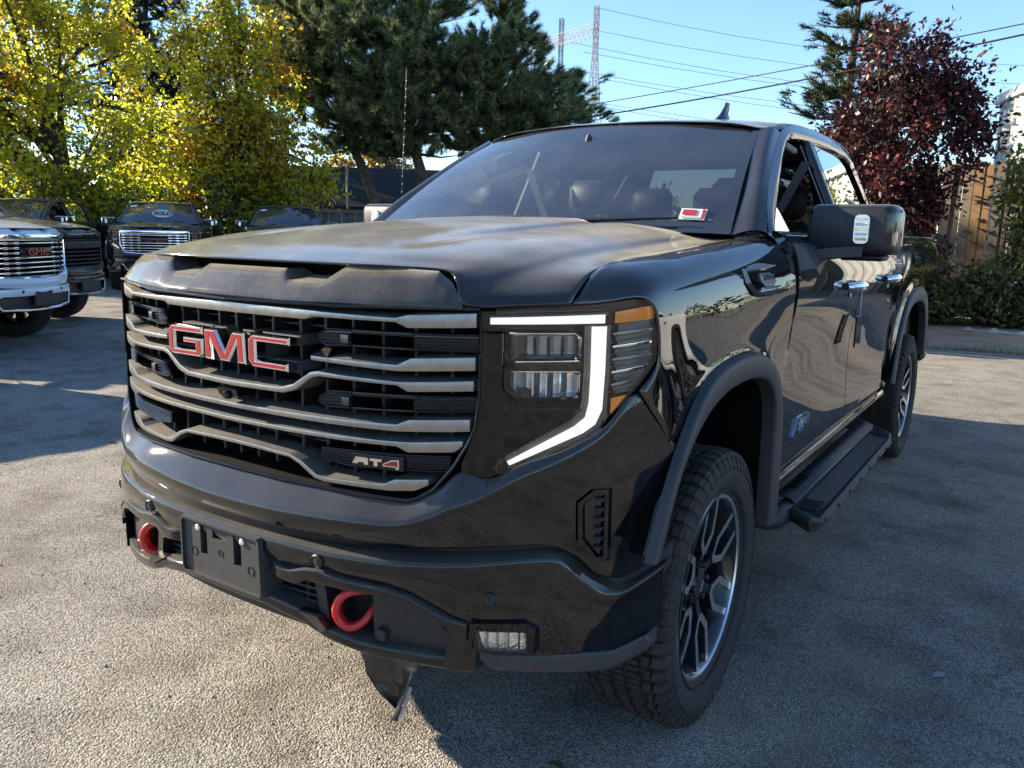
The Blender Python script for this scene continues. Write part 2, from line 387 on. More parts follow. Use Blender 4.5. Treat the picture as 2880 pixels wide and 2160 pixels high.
# ---- grille, bars, inserts and letters of the main truck
def grille_main(root):
    open_ = [(0,1.276),(.358,1.28),(.68,1.287),(.683,1.228),(.682,1.168),(.681,1.087),(.675,1.025),(.66,.983),(.632,.928),(.592,.874),(.557,.85),(.533,.842),(.4,.843),(.18,.845),(0,.846)]
    full = open_ + [(-x, z) for x, z in open_[-2:0:-1]]
    # shell: walls going back from the opening, closed by a back plate
    m = MB(); n = len(full); fr = [fp(x, z, -.004) for x, z in full]; bk = [fp(x*.985, z, .11) for x, z in full]
    m.v = fr+bk; m.f = [(i, (i+1) % n, n+(i+1) % n, n+i) for i in range(n)]
    xs = np.linspace(-.68, .68, 25); m2 = MB().grid([[fp(x, z, .11) for x in xs] for z in (1.29, 1.06, .83)], True)
    m.add(m2.v, m2.f)
    gr = m.out('grille', 'blackout', root, sharp=30)
    # thin bright edge round the opening
    ed = MB(); ring = [fp(x*1.004, z+(.003 if z > 1.2 else -.003), -.006) for x, z in full]; ed.tube(ring+[ring[0]], .004, 6, False)
    ed.out('edge_trim', 'gloss_black', gr)
    # vertical ribs of the mesh behind the bars
    for x in (-.60,-.52,-.44,-.36,-.28,-.20,-.105,-.035,.035,.105,.20,.28,.36,.44,.52,.60):
        zl = .86 if abs(x) < .55 else .93
        MB().bbox(x-.0045, x+.0045, Y0(x)+.05, Y0(x)+.10, zl, 1.265, .002).out('rib', 'plastic', gr, smooth=False)
    for z in (1.225, 1.10, .99, .935):
        bandmb([(-.64, z), (.64, z)], [(-.64, z-.006), (.64, z-.006)], .075, .025).out('cross_rib', 'plastic', gr)
    B = {}
    B[1] = ([(0,1.271),(.287,1.268),(.505,1.264),(.533,1.272),(.677,1.281)], [(0,1.246),(.265,1.246),(.289,1.254),(.505,1.254),(.533,1.242),(.674,1.248)])
    B[3] = ([(0,1.070),(.18,1.073),(.221,1.085),(.275,1.119),(.299,1.124),(.509,1.118),(.533,1.119),(.672,1.128)], [(0,1.056),(.19,1.060),(.232,1.073),(.281,1.107),(.304,1.113),(.509,1.109),(.533,1.096),(.670,1.104)])
    B[4] = ([(0,1.012),(.508,1.018),(.537,1.031),(.668,1.039)], [(0,.999),(.508,1.001),(.664,1.010)])
    B[5] = ([(0,.973),(.508,.977),(.533,.978),(.655,.988)], [(0,.962),(.508,.965),(.533,.953),(.634,.960),(.65,.975)])
    B[6] = ([(0,.915),(.09,.913),(.205,.908),(.243,.896),(.289,.869),(.314,.866),(.473,.870),(.502,.885),(.588,.893)], [(0,.904),(.09,.903),(.203,.899),(.237,.886),(.284,.858),(.313,.854),(.491,.856),(.549,.862),(.58,.878)])
    for k, (t, b) in B.items():
        bar_obj('grille_bar', gr, bandmb(sympts(t), sympts(b), 0, .075, lift=.006))
    t, b = [(.281,1.161),(.509,1.157),(.541,1.174),(.673,1.182)], [(.281,1.150),(.509,1.142),(.673,1.151)]
    for s in (1, -1):
        tt = t if s > 0 else [(-x, z) for x, z in t[::-1]]; bb = b if s > 0 else [(-x, z) for x, z in b[::-1]]
        bar_obj('grille_bar', gr, bandmb(tt, bb, 0, .075, lift=.006))
        # sloping end cap of the short bar
        cp = MB(); cp.poly([fp(s*.281, 1.162, .0), fp(s*.300, 1.181, .03), fp(s*.318, 1.182, .03), fp(s*.330, 1.162, .0)], (0, .04, 0)); cp.fixn().out('bar_end', 'satin_dark', gr, smooth=False)
    # ribbed inserts: body with an open window
    def insert(s, pts_top, pts_bot, win, name='insert'):
        segs = [(pts_top[0][0], win[0]), (win[1], pts_top[-1][0])] if win else [(pts_top[0][0], pts_top[-1][0])]
        body = None
        for a, b in segs:
            xs = np.linspace(a, b, 5); T = [(x, float(interp(x, pts_top))) for x in xs]; Bt = [(x, float(interp(x, pts_bot))) for x in xs]
            if s < 0: T = [(-x, z) for x, z in T[::-1]]; Bt = [(-x, z) for x, z in Bt[::-1]]
            o = bandmb(T, Bt, .012, .06).out('insert' if body is None else 'block', 'gloss_black', gr if body is None else gr, sharp=40)
            body = body or o
            k = 6
            for i in range(k):                      # horizontal ribs
                f0 = (i+.25)/k; f1 = (i+.75)/k
                t2 = [(x, zt+(zb-zt)*f0) for (x, zt), (_, zb) in zip(T, Bt)]; b2 = [(x, zt+(zb-zt)*f1) for (x, zt), (_, zb) in zip(T, Bt)]
                bandmb(t2, b2, .007, .01, fil=.001, step=.06, seg=1).out('insert_rib', 'gloss_black', gr)
        if win:
            for (p, off) in ((pts_top, 0), (pts_bot, 0)):
                xs = np.linspace(win[0], win[1], 4); zt = interp(xs, pts_top); zb = interp(xs, pts_bot)
                if p is pts_top: T = list(zip(xs, zt)); Bt = list(zip(xs, zt-(zt-zb)*.24))
                else: T = list(zip(xs, zb+(zt-zb)*.13)); Bt = list(zip(xs, zb))
                if s < 0: T = [(-x, z) for x, z in T[::-1]]; Bt = [(-x, z) for x, z in Bt[::-1]]
                bandmb(T, Bt, .012, .05).out('insert_edge', 'gloss_black', gr)
            # brighter fin inside the window
            x = win[0]; zt = float(interp(x, pts_top)); zb = float(interp(x, pts_bot)); h = zt-zb
            a, b = sorted((s*(x-.022), s*(x-.002)))
            bandmb([(a, zt-h*.3), (b, zt-h*.3)], [(a, zb+h*.2), (b, zb+h*.2)], .002, .05).out('insert_fin', 'satin_dark', gr)
    for s in (1, -1):
        insert(s, [(.295,1.216),(.303,1.227),(.333,1.229),(.674,1.232)], [(.295,1.196),(.321,1.184),(.376,1.189),(.674,1.191)], (.388, .542))
        insert(s, [(.293,1.065),(.321,1.081),(.672,1.090)], [(.293,1.047),(.318,1.038),(.533,1.046),(.669,1.052)], (.388, .542))
        insert(s, [(.299,.938),(.621,.948)], [(.299,.908),(.32,.897),(.525,.905),(.60,.908)], None)
    # letter badge on the lower insert
    pl = bandmb([(.393,.939),(.525,.940)], [(.393,.908),(.525,.905)], .0, .02).out('badge_plate', 'gloss_black', gr)
    A = [(.400,.916),(.409,.932),(.441,.932),(.441,.915),(.431,.915),(.431,.920),(.418,.920),(.412,.915)]
    T = [(.446,.932),(.476,.932),(.476,.926),(.465,.926),(.465,.914),(.456,.914),(.456,.926),(.446,.926)]
    F4 = [(.500,.933),(.517,.934),(.517,.912),(.510,.910),(.510,.916),(.478,.916),(.478,.922)]
    for p, inner in ((A, None), (T, None), (F4, 'red_emblem')):
        m = MB(); m.poly([fp(x, z, -.006) for x, z in p], (0, .008, 0)); m.fixn().out('badge_letter', 'chrome', gr, smooth=False)
        if inner:
            q = offset_poly(p, .0026); m = MB(); m.poly([fp(x, z, -.0072) for x, z in q], (0, .004, 0)); m.fixn().out('badge_fill', inner, gr, smooth=False)
    m = MB(); m.poly([fp(x, z, .004) for x, z in [(.415,.926),(.436,.926),(.436,.930),(.419,.930)]], (0, .002, 0))
    # big emblem letters
    G = [(-.097,1.200),(-.222,1.200),(-.239,1.186),(-.239,1.132),(-.224,1.118),(-.108,1.118),(-.097,1.128),(-.097,1.170),(-.176,1.170),(-.176,1.152),(-.126,1.152),(-.126,1.139),(-.212,1.139),(-.212,1.179),(-.097,1.179)]
    M = [(-.085,1.118),(-.055,1.118),(-.060,1.172),(-.024,1.118),(.006,1.118),(.041,1.173),(.043,1.118),(.071,1.118),(.067,1.199),(.026,1.199),(-.008,1.145),(-.042,1.199),(-.087,1.199)]
    Cc = [(.232,1.200),(.102,1.200),(.084,1.186),(.084,1.132),(.102,1.116),(.224,1.116),(.224,1.137),(.111,1.137),(.111,1.180),(.230,1.180)]
    for p in (G, M, Cc):
        pd = [(x, z) for x, z in p]
        bm = MB(); q0 = offset_poly(pd, .0035); yf = -.962
        n = len(pd); fr = [(x, yf, z) for x, z in q0]; mid = [(x, yf+.006, z) for x, z in pd]; bk = [(x, yf+.035, z) for x, z in pd]
        bm.v = fr+mid+bk
        bm.f = [tuple(range(n))]+[(i, (i+1) % n, n+(i+1) % n, n+i) for i in range(n)]+[(n+i, n+(i+1) % n, 2*n+(i+1) % n, 2*n+i) for i in range(n)]
        lt = bm.fixn().out('emblem_letter', 'chrome', gr, smooth=False)
        qr = offset_poly(pd, .0062); rm = MB(); rm.poly([(x, yf-.0012, z) for x, z in qr], (0, .006, 0)); rm.fixn().out('emblem_fill', 'red_emblem', gr, smooth=False)
        # dark stand behind the letter
        qb = offset_poly(pd, -.002); rb = MB(); rb.poly([(x, yf+.036, z) for x, z in qb], (0, .075, 0)); rb.fixn().out('emblem_mount', 'plastic_dusty', gr, smooth=False)
    # camera under the emblem
    cm = MB(); cm.poly([fp(x, z, -.012) for x, z in [(-.042,1.050),(.032,1.050),(.040,1.034),(.004,1.022),(-.008,1.022),(-.036,1.034)]], (0, .06, 0)); cm.fixn().out('front_camera', 'gloss_black', gr, smooth=False)
    lm = MB(); lm.lathe([(-.973, .0), (-.973, .007), (-.969, .011), (-.95, .012)], 16, 'y', (.0, 0, 1.034)); lm.out('camera_lens', 'gloss_black', gr)
    return gr

def grille_chrome(root, dark=False):
    """chrome grid grille of the other trucks"""
    mt = 'chrome' if not dark else 'plastic'
    xs = np.linspace(-.70, .70, 25)
    m = MB().grid([[fp(x, z, .06) for x in xs] for z in (1.29, 1.06, .80)], True); gr = m.out('grille', 'blackout', root)
    bandmb(sympts([(0,1.315),(.66,1.31),(.70,1.29)]), sympts([(0,1.235),(.62,1.232),(.70,1.225)]), -.01, .07, fil=.012).out('grille_header', mt if not dark else 'paint_navy', gr)
    for i in range(7):
        z = 1.215-i*.055; xr = .66 if z > 1.0 else .66-(1.0-z)*.5
        bandmb([(-xr, z), (xr, z)], [(-xr, z-.014), (xr, z-.014)], .01, .03).out('grille_bar', mt, gr)
        if not dark:
            for x in (-.62, -.46, -.31, .31, .46, .62):
                if abs(x) < xr and not (abs(x) < .25): bandmb([(x-.028, z+.006), (x+.028, z+.006)], [(x-.028, z-.022), (x+.028, z-.022)], .0, .03, fil=.004, step=.1).out('grille_block', mt, gr)
    for s in (1, -1):
        MB().tube([fp(s*.70, 1.24, -.005), fp(s*.69, 1.0, -.005), fp(s*.60, .84, -.01), fp(s*.3, .82, -.01), fp(0, .82, -.01)], .014, 8).out('grille_frame', mt, gr)
    if dark:
        bandmb([(-.68, 1.19), (.68, 1.19)], [(-.68, 1.10), (.68, 1.10)], -.012, .05, fil=.01).out('name_bar', 'plastic', gr)
        v, f = text_mesh('CHEVROLET', .075, .004); o = obj('name_letters', [(x*1.75, Y0(0)-.013-z+abs(x*1.75)**2*.13, 1.145+y) for x, y, z in v], f, 'plastic_flare', gr, smooth=False)
    else:
        bandmb([(-.27, 1.16), (.27, 1.16)], [(-.27, 1.05), (.27, 1.05)], -.006, .04, fil=.01).out('badge_plate', 'gloss_black', gr)
        v, f = text_mesh('GMC', .12, .006); obj('emblem_letter', [(x*1.35, Y0(0)-.016-z, 1.105+y*.95) for x, y, z in v], f, 'red_emblem', gr, smooth=False)
    return gr

# ---- hood and nose
def build_hood(root, topmat, frontmat):
    X8 = [0, .16, .33, .45, .573, .632, .66, .75, .834]
    rows = [
     [(0,-.888,1.378),(.16,-.885,1.378),(.33,-.872,1.378),(.45,-.845,1.377),(.573,-.795,1.371),(.612,-.806,1.346),(.650,-.822,1.297),(.75,-.752,1.300),(.836,-.676,1.305)],
     [(0,-.845,1.389),(.16,-.842,1.389),(.33,-.832,1.388),(.45,-.807,1.386),(.577,-.755,1.380),(.632,-.760,1.360),(.680,-.770,1.331),(.765,-.710,1.327),(.834,-.640,1.334)],
     [(0,-.72,1.417),(.16,-.72,1.416),(.33,-.715,1.413),(.45,-.70,1.410),(.585,-.66,1.402),(.665,-.63,1.388),(.715,-.61,1.376),(.775,-.585,1.370),(.826,-.55,1.374)],
     [(0,-.45,1.452),(.16,-.45,1.451),(.33,-.45,1.447),(.45,-.44,1.445),(.58,-.42,1.439),(.67,-.40,1.421),(.73,-.39,1.403),(.78,-.38,1.397),(.818,-.37,1.398)],
     [(0,-.10,1.481),(.16,-.10,1.480),(.33,-.10,1.475),(.45,-.09,1.475),(.58,-.08,1.466),(.67,-.07,1.444),(.73,-.06,1.424),(.775,-.05,1.416),(.811,-.05,1.416)],
     [(0,.18,1.501),(.16,.18,1.500),(.33,.19,1.496),(.45,.20,1.494),(.58,.22,1.480),(.67,.24,1.458),(.72,.26,1.442),(.77,.28,1.436),(.805,.30,1.440)],
     [(0,.33,1.507),(.16,.335,1.506),(.33,.35,1.503),(.45,.37,1.499),(.57,.405,1.485),(.65,.44,1.468),(.71,.47,1.455),(.76,.49,1.450),(.80,.50,1.453)]]
    g = patch(rows, 6, 6)
    # power dome: shallow valleys beside the raised middle, fading out to the nose
    x = g[..., 0]; t = np.clip((g[..., 1]+.70)/.5, 0, 1)
    g[..., 2] -= .016*t*np.exp(-((x-.37)/.035)**2) 
    g[..., 2] += .009*t*(1/(1+np.exp((x-.305)/.012)))
    full = np.concatenate([g[:, :0:-1]*np.array([-1, 1, 1]), g], 1)
    h = MB().grid(full, True); h.f = [q[::-1] for q in h.f]
    hood = h.out('hood', topmat, root, solid=.005, sharp=60)
    # header panel below the hood edge with two notches for the scoops
    kx = [0, .08, .150, .182, .285, .335, .45, .565, .606, .628, .646]
    zt = [1.360, 1.360, 1.360, 1.333, 1.333, 1.373, 1.373, 1.369, 1.345, 1.320, 1.296]
    dt = [.062, .062, .062, .036, .036, .066, .066, .060, .040, .022, .006]
    zb = [1.283, 1.283, 1.283, 1.283, 1.284, 1.284, 1.285, 1.287, 1.288, 1.289, 1.289]
    rt_ = [fp(a, b, c) for a, b, c in zip(kx, zt, dt)]
    rm = [fp(a, b*.45+c*.55, d*.40-.004) for a, b, c, d in zip(kx, zt, zb, dt)]
    rb = [fp(a, c, -.004) for a, c in zip(kx, zb)]; rbb = [fp(a, c-.004, .03) for a, c in zip(kx, zb)]
    g = loft([symrow(rt_), symrow(rm), symrow(rb), symrow(rbb)], 4, .03, 4, True)
    m = MB().grid(g, True); m.out('hood_nose', frontmat, root, sharp=45, solid=.004)
    # scoop floors and dark throat
    for s in (1, -1):
        q = [fp(.150, 1.360, .062), fp(.182, 1.333, .036), fp(.285, 1.333, .036), fp(.335, 1.373, .066)]
        bk = [(.150, -.83, 1.360), (.19, -.83, 1.344), (.28, -.82, 1.344), (.335, -.80, 1.378)]
        m = MB(); m.v = [(s*a, b, c) for a, b, c in q+bk]; m.f = [(0, 1, 5, 4), (1, 2, 6, 5), (2, 3, 7, 6)]; m.fixn().out('scoop_floor', frontmat, root, smooth=False)
    m = MB(); m.grid([[fp(x, 1.3595, .063) for x in np.linspace(-.15, .15, 7)], [(x, -.80, 1.362) for x in np.linspace(-.15, .15, 7)]]); m.out('scoop_deck', 'gloss_black', root)
    m = MB(); m.grid([[(x, Y0(x)+.13, z) for x in np.linspace(-.36, .36, 9)] for z in (1.380, 1.30)], True); m.out('scoop_throat', 'blackout', root)
    return hood

# ---- bumper group
def build_bumper(root, frontmat, plain=False):
    X = [0,.2,.4,.53,.60,.645,.70,.76,.82,.865,.90,.94,.985,1.004]
    z0 = [.838,.838,.838,.838,.873,.913,.899,.934,.962,.990,1.024,1.090,1.0,.95]
    z1 = [.762,.768,.780,.788,.810,.832,.868,.910,.943,.972,1.002,1.050,.972,.925]
    d1 = [-.05,-.05,-.05,-.05,-.048,-.046,-.042,-.036,-.03,-.026,-.022,-.012,-.004,0]
    z2 = [.697,.700,.712,.721,.730,.734,.738,.741,.738,.705,.652,.633,.665,.70]
    d2 = [-.022,-.022,-.022,-.022,-.022,-.022,-.022,-.022,-.022,-.02,-.018,-.012,-.004,0]
    def row(z, d, xs=X): return symrow([fp(a, b, c) for a, b, c in zip(xs, z, d)])
    g = loft([row([z-.002 for z in z0], [.05]*14), row(z0, [.0]*14), row(z1, d1), row(z2, d2), row(z2, [.05]*14)], 5, [0, .006, .022, .008, 0], 4)
    bp = MB().grid(g, True).out('front_bumper', frontmat, root, sharp=60)
    # dark gap between upper skin and bar
    g = loft([row([z-.002 for z in z2], [.03]*14), row([z-.06 for z in z2], [.03]*14)], 3); MB().grid(g, True).out('gap_filler', 'plastic', bp)
    # bar
    XB = [0,.2,.30,.35,.40,.5,.565,.652,.69,.72,.79,.83,.85,.88,.909,.93,.95,.985,1.0]
    b1 = [.700,.701,.702,.702,.702,.703,.704,.706,.708,.710,.714,.711,.697,.652,.613,.602,.605,.632,.648]
    e1 = [-.048]*8+[-.047,-.046,-.044,-.042,-.04,-.036,-.032,-.028,-.022,-.012,-.006]
    b2 = [.640,.634,.645,.649,.639,.635,.621,.573,.520,.480,.468,.462,.460,.456,.452,.449,.452,.475,.49]
    e2 = [-.042]*8+[-.036,-.03,-.028,-.026,-.025,-.024,-.022,-.02,-.016,-.008,-.004]
    if plain: b2 = [.62]*7+[.58]+b2[8:]
    def rw(z, d): return symrow([fp(a, b, c) for a, b, c in zip(XB, z, d)])
    g = loft([rw([z+.006 for z in b1], [.03]*19), rw(b1, e1), rw([a*.55+b*.45 for a, b in zip(b1, b2)], [a-.006 for a in e1]), rw(b2, e2), rw(b2, [.04]*19)], 5, [0, .010, .03, .006, 0], 4)
    MB().grid(g, True).out('bumper_bar', frontmat, bp, sharp=60)
    # matte valance under the bar ends, fog lamp pocket
    for s in (1, -1):
        T = [(.704,.492),(.722,.478),(.895,.455),(.932,.449),(.985,.474)]; Bt = [(.704,.458),(.728,.433),(.897,.403),(.930,.399),(.985,.428)]
        if s < 0: T = [(-x, z) for x, z in T[::-1]]; Bt = [(-x, z) for x, z in Bt[::-1]]
        bandmb(T, Bt, -.030, .07, fil=.010, seg=4).out('valance', 'plastic_flare', bp, sharp=60)
        # fog lamp
        o_ = [(.697,.565),(.800,.560),(.815,.547),(.813,.482),(.709,.494)]; i_ = [(.706,.546),(.799,.537),(.799,.537),(.802,.488),(.716,.498)]
        m = MB(); m.v = [fp(s*x, z, -.060) for x, z in o_]+[fp(s*x, z, -.058) for x, z in i_]+[fp(s*x, z, -.040) for x, z in i_]+[fp(s*x, z, -.02) for x, z in o_]
        m.f = [(i, (i+1) % 5, 5+(i+1) % 5, 5+i) for i in range(5)]+[(5+i, 5+(i+1) % 5, 10+(i+1) % 5, 10+i) for i in range(5)]+[(i, 15+i, 15+(i+1) % 5, (i+1) % 5) for i in range(5)]
        fg = m.fixn().out('fog_light', 'gloss_black', bp, smooth=False)
        k = MB()
        k.grid([[fp(s*x, z, -.0415) for x in (.706, .802)] for z in (.546, .488)])
        for t in (.2, .4, .6, .8): k.box(*sorted((s*(.706+.096*t-.001), s*(.706+.096*t+.001))), Y0(.706+.096*t)-.052, Y0(.706+.096*t)-.042, .492, .536)
        k.out('fog_reflector', 'reflector_dimpled', fg)
        m = MB(); m.v = [fp(s*x, z, -.0565) for x, z in (i_[0], i_[1], i_[3], i_[4])]; m.f = [(0, 1, 2, 3)]; m.out('fog_lens', 'lens_clear', fg, smooth=False)
        # side vent in the bumper corner
        vo = [(.869,.841),(.893,.869),(.917,.868),(.919,.688),(.904,.689),(.872,.746)]
        m = MB(); q = [fp(s*x, z, -.034) for x, z in vo]; qi = [fp(s*(.896+(x-.896)*.72), .785+(z-.785)*.86, -.034) for x, z in vo]; qb = [(a, b+.035, c) for a, b, c in qi]; qo = [(a, b+.02, c) for a, b, c in q]
        m.v = q+qi+qb+qo; n = 6
        m.f = [(i, (i+1) % n, n+(i+1) % n, n+i) for i in range(n)]+[(n+i, n+(i+1) % n, 2*n+(i+1) % n, 2*n+i) for i in range(n)]+[tuple(range(2*n, 3*n))]+[(i, 3*n+i, 3*n+(i+1) % n, (i+1) % n) for i in range(n)]
        vt = m.fixn().out('corner_vent', 'gloss_black', bp, smooth=False)
        for i in range(6):
            z = .845-i*.024
            MB().bbox(*sorted((s*.882, s*.911)), Y0(.896)-.028, Y0(.896)+.0, z-.005, z+.004, .002).out('vent_fin', 'plastic', vt, smooth=False)
    # parking sensors
    for x, z in ((-.336,.672),(.336,.672),(.73,.622),(-.73,.622)):
        y = Y0(abs(x))-.0575
        MB().lathe([(.012, .0175), (0, .0175), (-.003, .015), (-.001, .0145), (-.001, .008), (-.003, .0075), (-.003, 0)], 24, 'y', (x, y+.002, z)).out('parking_sensor', 'plastic', bp, sharp=30)
    if plain:
        bandmb(sympts([(0,.62),(.70,.60)]), sympts([(0,.47),(.66,.44)]), .02, .03).out('lower_intake', 'plastic', bp)
        MB().tube([fp(x, z, -.03) for x, z in [(-.66,.60),(-.58,.48),(-.3,.46),(0,.455),(.3,.46),(.58,.48),(.66,.60)]], .016, 8).out('lower_trim', 'chrome', bp)
        MB().bbox(-.155, .155, -1.0, -.96, .50, .67, .008).out('plate_bracket', 'plastic', bp)
        return bp
    # recessed backing of the lower section
    xs = np.linspace(-.68, .68, 21); MB().grid([[fp(x, z, .05) for x in xs] for z in (.66, .43)], True).out('lower_backing', 'plastic', bp)
    # gloss trim: upper rail, posts, lower lip
    T = [(0,.632),(.183,.634),(.248,.631),(.294,.645),(.337,.650),(.388,.640),(.508,.635),(.565,.621),(.652,.573),(.690,.560)]
    Bt = [(0,.604),(.187,.604),(.264,.597),(.303,.616),(.406,.613),(.511,.614),(.568,.600),(.652,.550),(.690,.520)]
    bandmb(sympts(T), sympts(Bt), lambda x: -.056+.026*max(0, min(1, (.205-abs(x))/.04)), .08, fil=.006, seg=3).out('trim_rail', frontmat, bp, sharp=60)
    T = [(0,.548),(.153,.545),(.285,.53),(.345,.500),(.44,.484),(.562,.476),(.64,.470),(.69,.46)]
    Bt = [(0,.517),(.153,.515),(.285,.496),(.355,.470),(.44,.455),(.562,.447),(.676,.433),(.72,.430)]
    bandmb(sympts(T), sympts(Bt), lambda x: -.05+.03*abs(x)**2, .10, fil=.008, seg=3).out('trim_lip', frontmat, bp, sharp=60)
    for s in (1, -1):
        T = [(.645,.556),(.690,.545),(.704,.53)]; Bt = [(.645,.440),(.677,.436),(.704,.44)]
        if s < 0: T = [(-x, z) for x, z in T[::-1]]; Bt = [(-x, z) for x, z in Bt[::-1]]
        bandmb(T, Bt, -.046, .09, fil=.006, seg=3).out('trim_post', frontmat, bp, sharp=60)
        # recovery-hook pod: matte panel with a square cover
        pod = [(.460,.604),(.50,.606),(.556,.594),(.628,.532),(.640,.455),(.463,.478)]
        m = MB(); m.poly([fp(s*x, z, -.018) for x, z in pod], (0, .05, 0)); pd = m.fixn().out('hook_pod', 'plastic', bp, smooth=False)
        MB().bbox(*sorted((s*.472, s*.500)), Y0(.48)-.030, Y0(.48)-.012, .487, .516, .003).out('tow_cap', 'plastic', pd)
        # angular stand next to the hook
        m = MB(); m.poly([fp(s*x, z, -.03) for x, z in [(.305,.606),(.335,.612),(.352,.50),(.33,.49)]], (0, .07, 0)); m.fixn().out('hook_bracket', 'plastic', bp, smooth=False)
        # hook: open C-shaped loop
        pts = [(.403+(a-.403)*.80, b, .552+(c-.552)*.86) for a, b, c in [(.428,.002,.600),(.405,-.03,.603),(.382,-.05,.590),(.368,-.058,.562),(.366,-.056,.532),(.380,-.05,.508),(.404,-.04,.498),(.428,-.02,.510),(.440,.0,.533),(.442,.02,.552)]]
        P = cr([((a if s > 0 else a-.790), Y0(.40)+b+.02, c) for a, b, c in pts], 4)
        hk = MB(); n = len(P)
        # flattened bar section, broad across and bevelled
        sec = [(-.014,-.005),(-.010,-.0095),(.010,-.0095),(.014,-.005),(.014,.005),(.010,.0095),(-.010,.0095),(-.014,.005)]
        V = []; Fc = []
        for i in range(n):
            t = P[min(i+1, n-1)]-P[max(i-1, 0)]; t /= np.linalg.norm(t); sidev = np.array([.35, -.93, 0.0]); sidev -= t*(sidev@t); sidev /= np.linalg.norm(sidev); w = np.cross(t, sidev)
            for a, b in sec: V.append(tuple(P[i]+sidev*a+w*b))
        for i in range(n-1):
            for k in range(8): Fc.append((i*8+k, i*8+(k+1) % 8, (i+1)*8+(k+1) % 8, (i+1)*8+k))
        Fc += [tuple(range(8))[::-1], tuple((n-1)*8+k for k in range(8))]
        hk.add(V, Fc); hk.fixn().out('tow_hook', 'red_hook', bp, sharp=50)
    # lower grille slats
    for i, z in enumerate((.590, .572, .554, .536)):
        bandmb([(-.31, z), (.31, z)], [(-.31, z-.008), (.31, z-.008)], .0, .05).out('lower_slat', 'plastic', bp)
    for x in (-.25, -.12, .12, .25): MB().bbox(x-.004, x+.004, Y0(x)+.003, Y0(x)+.045, .52, .60, .002).out('lower_rib', 'plastic', bp, smooth=False)
    # wedge on the lip
    for s in (1, -1):
        m = MB(); m.poly([fp(s*x, z, -.056) for x, z in [(.275,.532),(.335,.528),(.36,.50),(.345,.492)]], (0, .03, 0)); m.fixn().out('lip_wedge', 'satin_dark', bp, smooth=False)
    # licence plate bracket: slab with slots and an edge frame
    xs = [-.155,-.083,-.055,-.032,.028,.052,.082,.155]; zs = [.537,.599,.652,.674,.678,.690]
    holes = {(1,1),(1,2),(1,3),(5,1),(5,2),(5,3),(3,2)}
    yf, yb = -1.004, -.945; m = MB(); idx = {}
    def vid(i, j, k):
        key = (i, j, k)
        if key not in idx: idx[key] = len(m.v); m.v.append((xs[i], (yf, yf+.045)[k], zs[j]))
        return idx[key]
    nx, nz = len(xs)-1, len(zs)-1; solid = lambda i, j: 0 <= i < nx and 0 <= j < nz and (i, j) not in holes
    for i in range(nx):
        for j in range(nz):
            if solid(i, j):
                m.f.append((vid(i,j,0), vid(i+1,j,0), vid(i+1,j+1,0), vid(i,j+1,0)))
                for di, dj, a, b in ((-1,0,(i,j+1),(i,j)),(1,0,(i+1,j),(i+1,j+1)),(0,-1,(i,j),(i+1,j)),(0,1,(i+1,j+1),(i,j+1))):
                    if not solid(i+di, j+dj): m.f.append((vid(*b,0), vid(*a,0), vid(*a,1), vid(*b,1)))
    pb = m.fixn().out('plate_bracket', 'plastic_flare', bp, smooth=False)
    MB().bbox(-.150, .150, yf+.042, yb, .542, .684, .004).out('bracket_back', 'blackout', pb, smooth=False)
    fr = MB(); c_ = [(-.150,.692),(.150,.692),(.158,.684),(.162,.545),(.155,.535),(-.150,.535),(-.158,.545),(-.158,.684)]
    n = 8; inn = [(x*.962, .6135+(z-.6135)*.93) for x, z in c_]
    fr.v = [(x, yf-.008, z) for x, z in c_]+[(x, yf-.008, z) for x, z in inn]+[(x, yf+.0005, z) for x, z in inn]+[(x*1.04, yb, .6135+(z-.6135)*1.06) for x, z in c_]
    fr.f = [(i, (i+1) % n, n+(i+1) % n, n+i) for i in range(n)]+[(n+i, n+(i+1) % n, 2*n+(i+1) % n, 2*n+i) for i in range(n)]+[(i, 3*n+i, 3*n+(i+1) % n, (i+1) % n) for i in range(n)]
    fr.fixn().out('bracket_frame', 'plastic_flare', pb, sharp=25)
    for x, z, r in ((-.110,.600,.011),(.118,.598,.011),(.0,.617,.008)):
        MB().lathe([(.004, r*1.15), (-.0015, r*1.15), (-.0015, r), (.006, r*.9), (.006, 0)], 20, 'y', (x, yf, z)).out('mount_hole', 'plastic', pb, sharp=20)
    for x in (-.089, .089): MB().lathe([(0, .0085), (-.003, .0085), (-.006, .006), (-.007, 0)], 16, 'y', (x, yf, .669)).out('screw', 'screw_zinc', pb, sharp=30)
    return bp

